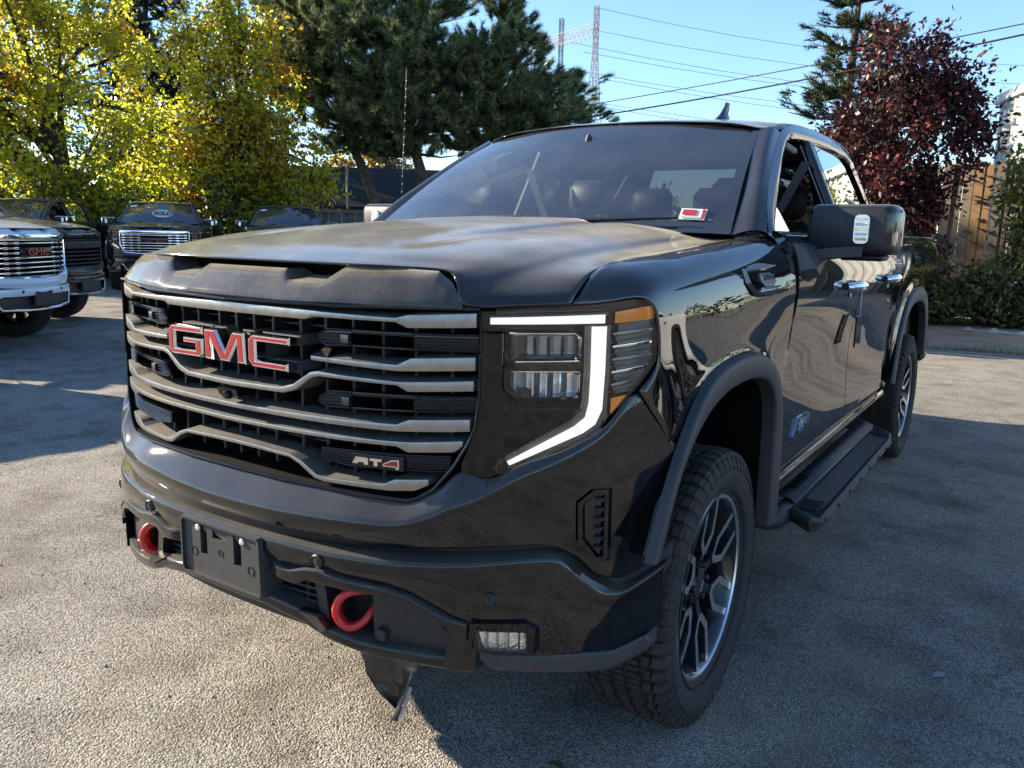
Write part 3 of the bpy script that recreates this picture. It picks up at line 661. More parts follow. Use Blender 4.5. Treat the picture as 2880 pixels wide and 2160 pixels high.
# ---- headlight (built for the +x side, mirrored for the other)
def build_headlight(root, s, lit=True, drl='lamp_white'):
    def q(x, z, d=0): return fp(s*x, z, d)
    flip = s > 0
    ltop = [(.684,1.288),(.834,1.30),(.906,1.31),(.955,1.321),(.968,1.30),(.972,1.20)]
    R0 = [(.645,.913),(.70,.901),(.76,.936),(.82,.964),(.865,.992),(.90,1.026),(.94,1.092),(.972,1.18)]
    # gloss nose panels
    def cols(xs, tops, bots, d, sub=8):
        rows = []
        for k in range(sub+1):
            t = k/sub; rows.append([q(x, zt+(zb-zt)*t, d) for x, zt, zb in zip(xs, tops, bots)])
        return MB().grid(rows, flip)
    xs = list(np.linspace(.684, .972, 15)); hl = cols(xs, interp(xs, ltop), interp(xs, R0), .055).out('headlight', 'gloss_black', root, sharp=60)
    xs = [.648,.656,.664,.672,.679,.6835,.684,.70,.716,.7165,.728]; tops = [.935,.955,.98,1.005,1.05,1.10,1.238,1.238,1.238,1.238,1.238]
    cols(xs, tops, interp(xs, [(.645,.913),(.70,.901),(.716,.912),(.7165,.940),(.728,.953)]), .002).out('nose_panel', 'gloss_black', hl, sharp=60)
    xs = list(np.linspace(.728, .858, 8)); cols(xs, [1.062]*8, np.minimum(1.06, interp(xs, [(.726,.951),(.835,1.033),(.853,1.052),(.86,1.06)])), .002).out('nose_panel', 'gloss_black', hl, sharp=60)
    # stepped bezel round the projectors
    o_ = [(.700,1.236),(.703,1.092),(.734,1.056),(.850,1.056)]; i_ = [(.727,1.238),(.728,1.112),(.757,1.080),(.853,1.076)]; ii = [(.731,1.240),(.732,1.114),(.760,1.084),(.855,1.080)]
    g = [lin([q(x, z, -.004) for x, z in o_], 3), lin([q(x, z, -.012) for x, z in i_], 3), lin([q(x, z, .05) for x, z in ii], 3)]
    MB().grid(np.array(g), flip).out('bezel', 'gloss_black', hl, sharp=20)
    # projector modules
    for up_, za, zb in ((True, 1.236, 1.178), (False, 1.152, 1.086)):
        m = MB(); pts = [(.735,za),(.842,za),(.850,za-.010),(.850,zb+.004),(.846,zb),(.757 if not up_ else .738,zb),(.735,zb+(.020 if not up_ else .004))]
        n = len(pts); cx, cz = .796, (za+zb)/2
        m.v = [q(x, z, .006) for x, z in pts]+[q(cx+(x-cx)*.93, cz+(z-cz)*.88, .010) for x, z in pts]+[q(cx+(x-cx)*.80, cz+(z-cz)*.72, .045) for x, z in pts]
        m.f = [(i, (i+1) % n, n+(i+1) % n, n+i) for i in range(n)]
        m.fixn().out('projector_frame', 'chrome', hl, smooth=False)
        k = MB(); k.v = m.v[n:]; k.f = [(i, (i+1) % n, n+(i+1) % n, n+i) for i in range(n)]+[tuple(range(n, 2*n))]; k.fixn().out('reflector_cup', 'reflector' if not up_ else 'satin', hl, smooth=False)
        # vertical facets of the optic block
        for t in (.25, .5, .75):
            xx = .748+.092*t; b0, b1 = sorted((s*(xx-.0012), s*(xx+.0012))); bandmb([(b0, za-.008), (b1, za-.008)], [(b0, zb+.008), (b1, zb+.008)], .014, .028, fil=.0004, step=.1, seg=1).out('optic_facet', 'lens_clear' if up_ else 'reflector', hl)
    bx = sorted((s*.745, s*.852)); bandmb([(bx[0],1.176),(bx[1],1.176)], [(bx[0],1.154),(bx[1],1.154)], .002, .04, fil=.004).out('divider', 'gloss_black', hl)
    bandmb([(bx[0],1.1745),(bx[1],1.1745)], [(bx[0],1.1725),(bx[1],1.1725)], -.0005, .01, fil=.0005).out('divider_edge', 'chrome', hl)
    for pth in ([(.733,1.237),(.842,1.237),(.852,1.227),(.852,1.182)], [(.746,1.173),(.850,1.174)], [(.750,1.151),(.851,1.149)], [(.733,1.112),(.756,1.090),(.838,1.090),(.851,1.100),(.852,1.146)]):
        MB().tube([q(x, z, .003) for x, z in pth], .0024, 6).out('optic_edge', 'chrome', hl)
    # reflector field of the outer corner
    MB().grid([[q(x, z+(x-.9)*.25, .034) for x in (.900,.93,.955)] for z in (1.255, 1.17, 1.09)], flip).out('corner_reflector', 'satin_dark', hl)
    # daytime lamps
    def B2(T, Bt, d, dep, m, name, fil=.002):
        if s < 0: T = [(-x, z) for x, z in T[::-1]]; Bt = [(-x, z) for x, z in Bt[::-1]]
        return bandmb(T, Bt, d, dep, fil=fil).out(name, m, hl)
    B2([(.694,1.2755),(.892,1.285)], [(.694,1.2515),(.892,1.254)], .008, .03, 'gloss_black', 'lamp_tray')
    B2([(.698,1.271),(.887,1.279)], [(.698,1.2565),(.887,1.259)], .0035, .012, drl, 'daytime_lamp')
    oo = [(.889,1.252),(.889,1.148),(.887,1.056),(.877,1.021),(.857,1.001),(.738,.932)]; nn = [(.868,1.252),(.869,1.149),(.868,1.076),(.863,1.041),(.845,1.020),(.733,.941)]
    def strip(k, d0, d1):
        a = lin([q(x, z, d1) for x, z in oo], 4); b = lin([q(x, z, d0) for x, z in oo], 4); c = lin([q(x, z, d0) for x, z in nn], 4); e = lin([q(x, z, d1) for x, z in nn], 4)
        return MB().grid(np.array([a, b, c, e]), not flip)
    strip(0, .003, .02).out('daytime_lamp', drl, hl, sharp=40)
    ob = [(.895,1.255),(.896,1.148),(.894,1.052),(.883,1.012),(.860,.992),(.732,.922)]; nb = [(.858,1.255),(.859,1.149),(.858,1.082),(.853,1.052),(.835,1.033),(.726,.951)]
    MB().grid(np.array([lin([q(x, z, .012) for x, z in ob], 4), lin([q(x, z, .012) for x, z in nb], 4), lin([q(x, z, .0) for x, z in nb], 4)]), not flip).out('lamp_tray', 'satin_dark', hl)
    MB().grid(np.array([lin([q(x, z, .012) for x, z in ob[2:]], 4), lin([q(x, z, .002) for x, z in ((.899,1.040),(.888,1.004),(.863,.986),(.726,.913))], 4)]), not flip).out('lamp_tray', 'gloss_black', hl)
    # outer side: amber marker and reflector slats
    B2([(.900,1.284),(.952,1.297)], [(.902,1.258),(.954,1.266)], .008, .03, 'amber', 'side_marker')
    for i in range(5):
        z = 1.236-i*.030; w = .958-(i > 2)*.012*(i-2)
        B2([(.900,z),(w,z+.010)], [(.900,z-.006),(w,z+.003)], .010, .04, 'chrome' if i % 2 else 'satin', 'reflector_slat', .001)
        B2([(.900,z-.010),(w,z-.001)], [(.900,z-.022),(w,z-.012)], .022, .02, 'satin_dark', 'slat', .001)
    m = MB(); m.poly([q(x, z, .012) for x, z in [(.900,1.082),(.922,1.088),(.900,1.046)]], (0, .01, 0)); m.fixn().out('side_marker', 'amber', hl, smooth=False)
    # clear cover
    xs = [.686,.70,.729,.730,.76,.80,.845,.850,.87,.90,.92,.94,.96,.971]; bt = [1.242,1.242,1.242,1.064,1.064,1.064,1.064,1.0,1.002,1.036,1.064,1.098,1.14,1.17]
    cols(xs, [z-.003 for z in interp(xs, ltop)], bt, -.006, 6).out('lens_cover', 'lens_clear', hl, sharp=70)
    g = np.array([lin([q(.850,1.036,-.006), q(.772,.984,-.006), q(.722,.947,-.006), q(.714,.925,-.006)], 3), lin([q(.868,.998,-.006), q(.808,.957,-.006), q(.737,.917,-.006), q(.720,.912,-.006)], 3)])
    MB().grid(g, flip).out('lens_cover', 'lens_clear', hl)
    return hl

# ------------------------------------------------------------------ truck: body sides, cab, bed
FO = [(-.585,.700),(-.552,.757),(-.492,.862),(-.42,.955),(-.335,1.040),(-.25,1.092),(-.13,1.120),(.0,1.129),(.14,1.122),(.26,1.096),(.355,1.050),(.42,.985),(.46,.90),(.48,.79),(.49,.65),(.492,.50)]
FI = [(-.538,.697),(-.510,.747),(-.456,.843),(-.392,.918),(-.305,.982),(-.222,1.018),(-.11,1.043),(.01,1.050),(.13,1.046),(.225,1.030),(.30,1.000),(.35,.955),(.378,.89),(.388,.78),(.393,.64),(.396,.50)]
RO = [(2.99,.62),(3.03,.72),(3.10,.88),(3.20,1.00),(3.32,1.085),(3.46,1.132),(3.65,1.150),(3.85,1.150),(4.03,1.128),(4.17,1.075),(4.28,.98),(4.35,.86),(4.385,.74),(4.40,.66)]
RI = [(3.08,.60),(3.11,.70),(3.17,.83),(3.25,.93),(3.36,1.005),(3.49,1.048),(3.66,1.065),(3.84,1.065),(3.99,1.048),(4.11,1.005),(4.20,.93),(4.26,.83),(4.295,.73),(4.31,.64)]
def flare(root, O, I, xe=1.006, xo=1.032, name='wheel_arch'):
    r0 = [(xe, y, z) for y, z in O]; r1 = [(xo, y*.9+a*.1, z*.9+b*.1) for (y, z), (a, b) in zip(O, I)]; r2 = [(xo-.004, y, z) for y, z in I]; r3 = [(xo-.05, y*.98+a*.02, z*.98+b*.02) for (y, z), (a, b) in zip(I, I)]
    g = loft([r0, r1, [(xo+.002, y*.45+a*.55, z*.45+b*.55) for (y, z), (a, b) in zip(O, I)], r2, r3], 4, [0, .01, .02, .008, 0], 3)
    r4 = [(xo-.05, y, z) for y, z in I]; r5 = [(.52, y, z) for y, z in I]
    l = loft([r4, r5], 4)
    for s in (1, -1):
        m = MB().grid(g, True); (m if s > 0 else m.mirror()).out(name, 'plastic_flare', root, sharp=50)
        k = MB().grid(l, True); c = np.array(I); yy0, yy1 = c[0][0], c[-1][0]
        k.v += [(.52, y, z) for y, z in I]; n = len(I); b = len(k.v)-n; k.f.append(tuple(range(b, b+n)))
        (k if s > 0 else k.mirror()).out('wheel_well', 'blackout', root)
# x of the body side as a function of height
SIDE = [(.50,.905),(.585,.955),(.625,.978),(.68,.984),(.82,.976),(.98,.974),(1.12,.988),(1.22,1.002),(1.31,1.006),(1.39,.992),(1.44,.972),(1.475,.945)]
def sx(z): return float(interp(z, SIDE))
def side_panel(y0, y1, lower=.585, upper=1.472, n=6, name='door', dx=0.0):
    zs = [upper, 1.455, 1.43, 1.385, 1.31, 1.22, 1.12, .98, .82, .70, .66, .635, lower]
    ys = np.linspace(y0, y1, n)
    rows = [[(sx(z)+dx, y, z) for y in ys] for z in zs]
    g = patch(rows, 2, 3)
    # hem turned inwards round the edge
    g = np.concatenate([g[:1]*1.0-np.array([.03, 0, -.002]), g, g[-1:]-np.array([.03, 0, .002])], 0)
    e0 = g[:, :1]-np.array([.03, -.003, 0]); e1 = g[:, -1:]-np.array([.03, .003, 0])
    return MB().grid(np.concatenate([e0, g, e1], 1))
def gx(z): return .895-.46*(z-1.5)

def build_body(root, topmat, sidemat, frontmat, hd=False):
    # black core added to keep light out of the inside (engine bay, floor, frame)
    c = MB(); c.box(-.60, .60, -.74, .48, .50, 1.33); c.box(-.86, .86, .55, 2.66, .46, .62); c.box(-.52, .52, -.70, 4.75, .40, .60); c.box(-.80, .80, -.60, -.50, .62, 1.25); c.box(-.93, .93, .46, .56, .55, 1.36)
    c.out('light_block_core', 'blackout', root, smooth=False)
    ax = MB(); ax.tube([(-.75, 0, .40), (.75, 0, .40)], .05, 10); ax.out('axle', 'steel_dark', root)
    ax = MB(); ax.tube([(-.75, 3.745, .41), (.75, 3.745, .41)], .055, 10); ax.lathe([(-.13, 0), (-.12, .09), (0, .15), (.12, .09), (.13, 0)], 16, 'x', (.0, 3.745, .41)); ax.out('axle', 'steel_dark', root)
    # front fenders
    rows = [
     [(.838,-.672,1.305),(.830,-.55,1.376),(.822,-.38,1.400),(.816,-.2,1.409),(.814,0,1.422),(.811,.2,1.435),(.807,.38,1.446),(.804,.5,1.455),(.803,.615,1.462)],
     [(.885,-.618,1.308),(.893,-.52,1.366),(.896,-.36,1.392),(.898,-.19,1.404),(.900,0,1.419),(.900,.2,1.433),(.900,.38,1.446),(.900,.5,1.456),(.902,.615,1.464)],
     [(.940,-.545,1.319),(.948,-.475,1.345),(.953,-.35,1.357),(.956,-.18,1.366),(.958,.01,1.376),(.960,.2,1.386),(.963,.38,1.396),(.967,.5,1.403),(.970,.615,1.410)],
     [(.962,-.505,1.292),(.970,-.43,1.292),(.976,-.32,1.294),(.979,-.17,1.298),(.981,.02,1.302),(.984,.2,1.304),(.989,.38,1.306),(.996,.5,1.308),(1.000,.615,1.310)],
     [(.972,-.490,1.215),(.980,-.43,1.205),(.986,-.33,1.205),(.990,-.18,1.215),(.992,.01,1.222),(.993,.2,1.222),(.996,.38,1.215),(.998,.5,1.20),(.998,.615,1.19)],
     [(.972,-.496,1.15),(.986,-.44,1.10),(.996,-.36,1.085),(1.000,-.21,1.132),(1.001,.0,1.152),(1.001,.19,1.142),(1.000,.36,1.09),(.990,.49,.98),(.980,.615,.98)],
     [(.950,-.535,1.098),(.985,-.475,1.010),(1.003,-.415,.955),(1.006,-.25,1.092),(1.006,.0,1.129),(1.006,.18,1.115),(1.005,.355,1.05),(.992,.47,.84),(.978,.615,.80)],
     ]
    g = patch(rows, 5, 5); m = MB().grid(g); 
    # piece behind the arch down to the sill
    r = [[(.993,.474,.84),(.978,.545,.82),(.978,.615,.80)],[(.99,.486,.70),(.982,.55,.70),(.982,.615,.70)],[(.97,.492,.60),(.965,.55,.60),(.962,.615,.60)],[(.93,.495,.53),(.925,.55,.53),(.925,.615,.53)]]
    k = MB().grid(patch(r, 3, 3)); m.add(k.v, k.f)
    for q, s in ((m, 1), (m.mirror(), -1)): q.out('front_fender', sidemat, root, sharp=60, solid=-.004)
    flare(root, FO, FI, name='front_wheel_arch'); flare(root, RO, RI, xe=.990, xo=1.006, name='rear_wheel_arch')
    # doors with handles
    for (y0, y1, hy) in ((.620, 1.722, 1.50), (1.732, 2.672, 2.44)):
        d = side_panel(y0, y1)
        for s, q in ((1, d), (-1, d.mirror())):
            dr = q.out('door', sidemat, root, sharp=50)
            h = MB(); xx = s*sx(1.265)
            P = cr([(xx+s*.006, hy-.115, 1.262), (xx+s*.040, hy-.075, 1.264), (xx+s*.046, hy, 1.265), (xx+s*.040, hy+.075, 1.264), (xx+s*.006, hy+.115, 1.262)], 4)
            h.tube(P, [.016]+[.020]*(len(P)-2)+[.016], 10); h.out('handle', 'chrome', dr)
            MB().lathe([(-.012*s, .052), (.001*s, .052), (.003*s, .047), (-.006*s, .03), (-.009*s, 0)], 24, 'x', (xx, hy, 1.262)).out('handle_cup', sidemat, dr)
    # sill / rocker
    r = [[(x, y, z) for y in np.linspace(.50, 2.95, 6)] for x, z in ((.955,.583),(.968,.560),(.945,.525),(.86,.505),(.70,.50))]
    m = MB().grid(loft(r, 2, .012, 3)); both(m, 'rocker', sidemat, root, sharp=50)
    bl = MB().tube([(.972, .52, .592), (.974, 1.5, .592), (.970, 2.68, .592)], .005, 6); both(bl, 'sill_moulding', 'gloss_black', root)
    # bed sides
    ky = [2.70, 2.88, 2.99, 3.08, 3.25, 3.46, 3.75, 4.03, 4.22, 4.36, 4.41, 4.60, 4.86]
    low = [.60, .60, .62, .84, 1.04, 1.132, 1.151, 1.128, 1.035, .83, .66, .66, .68]
    rows = []
    for f_ in (0, .06, .13, .24, .40, .60, .80, 1.0):
        rw = []
        for y, lz in zip(ky, low):
            z = 1.485+(lz-1.485)*f_; t = max(0, (y-3.9)/1.0)
            x = sx(min(z, 1.47))-.012-.02*t*t-.010*max(0, (z-1.30)/.18)
            if f_ == 1.0 and 3.0 < y < 4.41: x = .990
            rw.append((x, y, z))
        rows.append(rw)
    rows = [[(x-.05, y, z+.004) for x, y, z in rows[0]]]+rows
    m = MB().grid(patch(rows, 3, 3)); both(m, 'bed_side', sidemat, root, sharp=60, solid=-.004)
    MB().box(-.90, .90, 2.72, 4.84, .72, .80).out('bed_floor', 'plastic', root, smooth=False)
    MB().box(-.90, .90, 2.695, 2.73, .62, 1.46).out('bed_front', sidemat, root, smooth=False)
    for s in (1, -1): MB().bbox(*sorted((s*.84, s*.90)), 2.72, 4.84, .8, 1.482, .01).out('bed_liner', 'plastic', root, smooth=False)
    tg = MB(); tg.bbox(-.86, .86, 4.80, 4.87, .74, 1.475, .02); tg.out('tailgate', sidemat, root)
    for s in (1, -1):
        MB().bbox(*sorted((s*.84, s*.945)), 4.72, 4.885, 1.03, 1.44, .02).out('tail_light', 'lamp_red', root)
    MB().bbox(-.95, .95, 4.86, 5.0, .52, .70, .03).out('rear_bumper', 'chrome' if hd else 'paint_black', root)
    # tank flap outline on the bed side
    MB().tube([(sx(1.2)+.004-.012, 2.95+.09*math.cos(a), 1.16+.10*math.sin(a)) for a in np.linspace(0, 2*math.pi, 25)], .003, 5, False).out('fuel_door', 'blackout', root)
    # cab upper: roof
    rr = [
     [(0,1.055,1.930),(.2,1.062,1.929),(.4,1.085,1.922),(.55,1.115,1.912),(.660,1.155,1.893)],
     [(0,1.16,1.950),(.2,1.165,1.949),(.4,1.185,1.942),(.56,1.21,1.930),(.700,1.330,1.906)],
     [(0,1.40,1.974),(.2,1.40,1.973),(.4,1.41,1.968),(.57,1.42,1.957),(.690,1.475,1.944)],
     [(0,1.80,1.990),(.2,1.80,1.989),(.4,1.80,1.985),(.58,1.80,1.977),(.680,1.80,1.966)],
     [(0,2.30,1.984),(.2,2.30,1.983),(.4,2.30,1.980),(.58,2.30,1.973),(.677,2.28,1.970)],
     [(0,2.62,1.962),(.2,2.62,1.961),(.4,2.62,1.957),(.58,2.61,1.948),(.688,2.58,1.950)],
     [(0,2.70,1.93),(.2,2.70,1.93),(.4,2.70,1.925),(.58,2.695,1.915),(.704,2.685,1.913)]]
    rr = [symrow(r) for r in rr]
    MB().grid(patch(rr, 4, 5)).out('roof', 'paint_black_roof' if topmat == 'paint_black_top' else topmat, root, sharp=60, solid=-.004)
    # A pillars: from the cowl up into the roof corner
    w_ = [(.800,.475,1.462),(.752,.70,1.612),(.705,.945,1.775),(.664,1.150,1.892)]
    f_ = [(.912,.535,1.466),(.849,.695,1.600),(.762,1.037,1.788),(.717,1.252,1.888)]
    md = [((a[0]+b[0])/2+.016, (a[1]+b[1])/2-.020, (a[2]+b[2])/2+.016) for a, b in zip(w_, f_)]
    g = loft([w_, md, f_], 5, .03, 4); m = MB().grid(g, True); both(m, 'front_pillar', sidemat, root, sharp=60)
    # corner between pillar, fender and cowl
    tri_ = [[(.800,.475,1.464),(.803,.56,1.466)],[(.865,.48,1.482),(.875,.56,1.478)],[(.915,.51,1.474),(.945,.60,1.462)],[(.972,.56,1.41),(.972,.622,1.412)]]
    both(MB().grid(patch(tri_, 3, 3), True), 'cowl_corner', sidemat, root)
    # side window frames (outer and inner edge pairs)
    O = [(.914,.530,1.468),(.849,.699,1.602),(.762,1.043,1.790),(.717,1.262,1.890),(.693,1.473,1.942),(.682,1.712,1.964),(.677,2.20,1.972),(.686,2.56,1.953),(.704,2.68,1.915)]
    I = [(.918,.590,1.474),(gx(1.535)+.004,.705,1.535),(gx(1.692)+.004,.985,1.692),(gx(1.806)+.004,1.195,1.806),(gx(1.868)+.004,1.36,1.868),(gx(1.898)+.004,1.70,1.898),(gx(1.904)+.004,2.18,1.904),(gx(1.890)+.004,2.44,1.890),(gx(1.85)+.004,2.54,1.85)]
    I2 = [(a-.022, b+.002, c-.006) for a, b, c in I]
    g = loft([O, [((a[0]+b[0])/2+.008, (a[1]+b[1])/2, (a[2]+b[2])/2) for a, b in zip(O, I)], I, I2], 5, [0, .012, .005, 0], 3)
    both(MB().grid(g, True), 'door_frame', sidemat, root, sharp=50)
    # rear quarter, middle pillar, sill strip
    rq = [[(.704,2.68,1.915),(gx(1.85)+.004,2.54,1.85)],[(gx(1.74),2.69,1.74),(gx(1.70)+.004,2.575,1.70)],[(gx(1.6),2.69,1.6),(gx(1.57)+.004,2.59,1.57)],[(.930,2.69,1.466),(.925,2.60,1.470)]]
    both(MB().grid(loft(list(map(list, zip(*rq))), 5), False), 'rear_pillar', sidemat, root)
    bpil = [[(gx(z)+.006, y, z) for z in (1.90, 1.75, 1.60, 1.466)] for y in (1.715, 1.80)]
    bpil = [[(x-.03, y-.004, z) for x, y, z in bpil[0]]]+bpil+[[(x-.03, y+.004, z) for x, y, z in bpil[1]]]
    both(MB().grid(loft(bpil, 4, .006, 2), False), 'middle_pillar', 'gloss_black', root, sharp=40)
    st = [[(.946, y, 1.471) for y in np.linspace(.56, 2.69, 5)], [(.930, y, 1.482) for y in np.linspace(.56, 2.69, 5)], [(.890, y, 1.486) for y in np.linspace(.58, 2.69, 5)]]
    both(MB().grid(loft(st, 2, .004, 2)), 'belt_moulding', 'gloss_black', root)
    # rear door glass (the front one is wound down), quarter light, rear window
    P = [(1.795,1.48),(1.795,1.900),(2.15,1.904),(2.43,1.889),(2.54,1.85),(2.58,1.70),(2.605,1.48)]
    for s in (1, -1):
        n = MB(); n.v = [(s*(gx(z)-.012), y, z) for y, z in P]; n.f = [tuple(range(7))]; n.out('side_glass', 'glass_side', root, smooth=False)
        if s < 0:
            n = MB(); Q = [(.60,1.48),(.705,1.535),(.985,1.692),(1.195,1.806),(1.36,1.868),(1.72,1.898),(1.72,1.48)]
            n.v = [(s*(gx(z)-.012), y, z) for y, z in Q]; n.f = [tuple(range(7))]; n.out('side_glass', 'glass_windshield', root, smooth=False)
        else:
            n = MB(); Q = [(.60,1.474),(.705,1.537),(.80,1.588),(.87,1.474)]
            n.v = [(s*(gx(z)-.010), y, z) for y, z in Q]; n.f = [(0, 1, 2, 3)]; n.out('quarter_light', 'glass_windshield', root, smooth=False)
    rw = MB(); rw.grid([[(x, y, z) for x in (-.93, -.62, .62, .93)] for y, z in ((2.69, 1.10), (2.69, 1.50))]); rw.grid([[(x*gx(z)/.93, 2.69, z) for x in (-.93, -.60)] for z in (1.50, 1.90)]); rw.grid([[(x*gx(z)/.93, 2.69, z) for x in (.60, .93)] for z in (1.50, 1.90)]); rw.grid([[(x, 2.69, z) for x in (-.72, .72)] for z in (1.86, 1.93)])
    rw.out('cab_back', sidemat, root, smooth=False)
    n = MB(); n.v = [(-.62, 2.68, 1.50), (.62, 2.68, 1.50), (.56, 2.68, 1.87), (-.56, 2.68, 1.87)]; n.f = [(0, 1, 2, 3)]; n.out('rear_window', 'glass_side', root, smooth=False)
    # windscreen
    wr = []
    for t in np.linspace(0, 1, 7):
        r = []
        for u in np.linspace(-1, 1, 13):
            xb, xt = .800*u, .662*u
            yb = .345+.13*abs(u)**2.2; yt = 1.055+.098*abs(u)**2.2
            zb = 1.478-.010*abs(u)**2; zt = 1.927-.038*abs(u)**2.2
            b = math.sin(math.pi*t)*.018
            r.append((xb+(xt-xb)*t, yb+(yt-yb)*t-b*.6, zb+(zt-zb)*t+b))
        wr.append(r)
    MB().grid(wr, False).out('windshield', 'glass_windshield', root)
    # black printed border of the glass
    fr = np.array(wr); band_ = []
    def inset(t, u): 
        i = t*6; j = (u+1)*6; i0 = min(int(i), 5); j0 = min(int(j), 11); a, b = i-i0, j-j0
        return (fr[i0, j0]*(1-a)*(1-b)+fr[i0+1, j0]*a*(1-b)+fr[i0, j0+1]*(1-a)*b+fr[i0+1, j0+1]*a*b)+np.array([0, .012, -.010])
    m = MB()
    for (ta, tb, ua, ub, nt_, nu) in ((0, .07, -1, 1, 1, 24), (.94, 1, -1, 1, 1, 24), (.07, .94, -1, -.945, 12, 1), (.07, .94, .945, 1, 12, 1)):
        m.grid([[inset(t, u) for u in np.linspace(ua, ub, nu+1)] for t in np.linspace(ta, tb, nt_+1)])
    m.grid([[inset(t, u*w) for u in np.linspace(-1, 1, 5)] for t, w in ((.79, .10), (.82, .14), (.87, .15), (.94, .16))])
    m.out('glass_border', 'blackout', root)
    # cowl and wipers
    m = MB().grid([[(x, .31+.13*abs(x/.8)**2.2, 1.468) for x in np.linspace(-.8, .8, 9)], [(x, .40+.13*abs(x/.8)**2.2, 1.462) for x in np.linspace(-.8, .8, 9)]]); m.out('cowl', 'plastic', root)
    for (x0, x1) in ((.10, .62), (-.52, .02)):
        pts = [(x0+(x1-x0)*t, .335+.13*abs((x0+(x1-x0)*t)/.8)**2.2-.008+.05*t, 1.496+.030*t*(1-.2*t)) for t in np.linspace(0, 1, 7)]
        wp = MB(); wp.tube(pts, [.010, .011, .010, .008, .007, .006, .004], 8); wp.out('wiper', 'plastic', root)
    # roof fin antenna
    P = [[(-.03,.0),(-.018,-.07),(0,-.085),(.018,-.07),(.03,0),(.018,.07),(0,.085),(-.018,.07)]]
    fin = MB(); base = P[0]; lev = [(1.0, 0, 0), (.92, .012, .004), (.62, .030, .014), (.30, .048, .022), (.22, .075, .045), (.16, .096, .055)]
    V = []; F_ = []
    for k, (sc_, h, sh) in enumerate(lev):
        for (a, b) in base: V.append((.39+a*(sc_ if k < 4 else sc_), 1.47+b*(sc_ if k < 3 else max(sc_*1.6, .3))+sh, 1.965+h))
    for k in range(len(lev)-1):
        for i in range(8): F_.append((k*8+i, k*8+(i+1) % 8, (k+1)*8+(i+1) % 8, (k+1)*8+i))
    F_.append(tuple((len(lev)-1)*8+i for i in range(8)))
    fin.add(V, F_); fin.fixn().out('roof_antenna', sidemat, root, sharp=60)
    # interior
    m = MB().grid([[(x, y+(.13*abs(x/.82)**2.2 if k < 2 else 0), z) for x in np.linspace(-.84, .84, 13)] for k, (y, z) in enumerate(((.40,1.450),(.60,1.452),(.86,1.44),(.96,1.36),(.98,1.10)))]); m.out('dashboard', 'cabin_dark', root, sharp=60)
    hood_ = MB().grid([[(x, y, z+(.035 if .15 < x < .6 else 0)*(1-abs(x-.38)/.25 if abs(x-.38) < .25 else 0)) for x in np.linspace(.1, .66, 9)] for y, z in ((.60,1.465),(.80,1.475),(.93,1.46),(.95,1.40))]); hood_.out('gauge_hood', 'cabin_dark', root)
    st_ = MB(); st_.lathe([(.014*math.cos(a), .19+.014*math.sin(a)) for a in np.linspace(0, 2*math.pi, 9)[:-1]], 32, 'y', (0, 0, 0), closed=True); st_.bbox(-.07, .07, -.02, .03, -.06, .05, .015); st_.bbox(-.18, .18, -.01, .01, -.02, .01, .008)
    st_.v = [(a+.38, b*math.cos(.45)+c*math.sin(.45)+1.13, c*math.cos(.45)-b*math.sin(.45)+1.34) for a, b, c in st_.v]; st_.out('steering_wheel', 'cabin_dark', root)
    for (xc, yc) in ((.40, 1.62), (-.40, 1.62), (.40, 2.42), (-.40, 2.42), (0, 2.42)):
        w = .25 if yc < 2 else .21
        sb = MB()
        for (za, zb, yo, ww, th) in ((.78, .98, -.20, w, .30), (.96, 1.30, .06, w, .10), (1.28, 1.52, .10, w*.92, .09)):
            sb.bbox(xc-ww, xc+ww, yc+yo-th, yc+yo+th*.6, za, zb, .05)
        sb.bbox(xc-.13, xc+.13, yc+.05, yc+.15, 1.56, 1.74, .04); sb.tube([(xc-.06, yc+.11, 1.48), (xc-.06, yc+.11, 1.60)], .008, 6); sb.tube([(xc+.06, yc+.11, 1.48), (xc+.06, yc+.11, 1.60)], .008, 6)
        sb.out('seat', 'seat_leather', root, sharp=50)
    for s in (1, -1):
        bt = MB().grid(loft([[(s*(.74+d), 1.62, 1.80), (s*(.60+d), 1.60, 1.50), (s*(.40+d), 1.55, 1.10)] for d in (-.022, .022)], 3)); bt.out('seat_belt', 'belt', root)
    for s in (1, -1):
        MB().grid(loft([[(s*(gx(z)-.035), y, z) for z in (1.88, 1.70, 1.50)] for y in (1.69, 1.82)], 3)).out('pillar_trim', 'headliner_grey', root)
        MB().tube([(s*.70, 1.25, 1.80), (s*.69, 1.40, 1.86), (s*.70, 1.55, 1.84)], .014, 8).out('grab_handle', 'headliner_grey', root)
        MB().bbox(*sorted((s*.10, s*.52)), 1.10, 1.26, 1.868, 1.884, .006).out('sun_visor', 'headliner_grey', root)
    MB().bbox(-.12, .12, .90, .96, 1.30, 1.475, .01).out('center_screen', 'gloss_black', root)
    MB().bbox(-.55, .55, 2.52, 2.60, 1.30, 1.55, .04).out('rear_bench_back', 'seat_leather', root)
    im = MB(); im.bbox(-.115, .115, .865, .895, 1.715, 1.785, .018); im.tube([(0, .88, 1.78), (0, .93, 1.87)], .012, 8); im.out('inner_mirror', 'plastic', root)
    MB().grid([[(x, y, 1.905-.03*abs(x)) for x in (-.64, 0, .64)] for y in (1.12, 1.9, 2.66)]).out('headliner', 'headliner_grey', root)
    MB().box(-.90, .90, .55, 2.66, .62, .70).out('cab_floor', 'cabin_dark', root, smooth=False)
    for s in (1, -1): MB().grid([[(s*.90, y, z) for y in (.60, 2.66)] for z in (.62, 1.46)]).out('door_trim', 'cabin_dark', root)

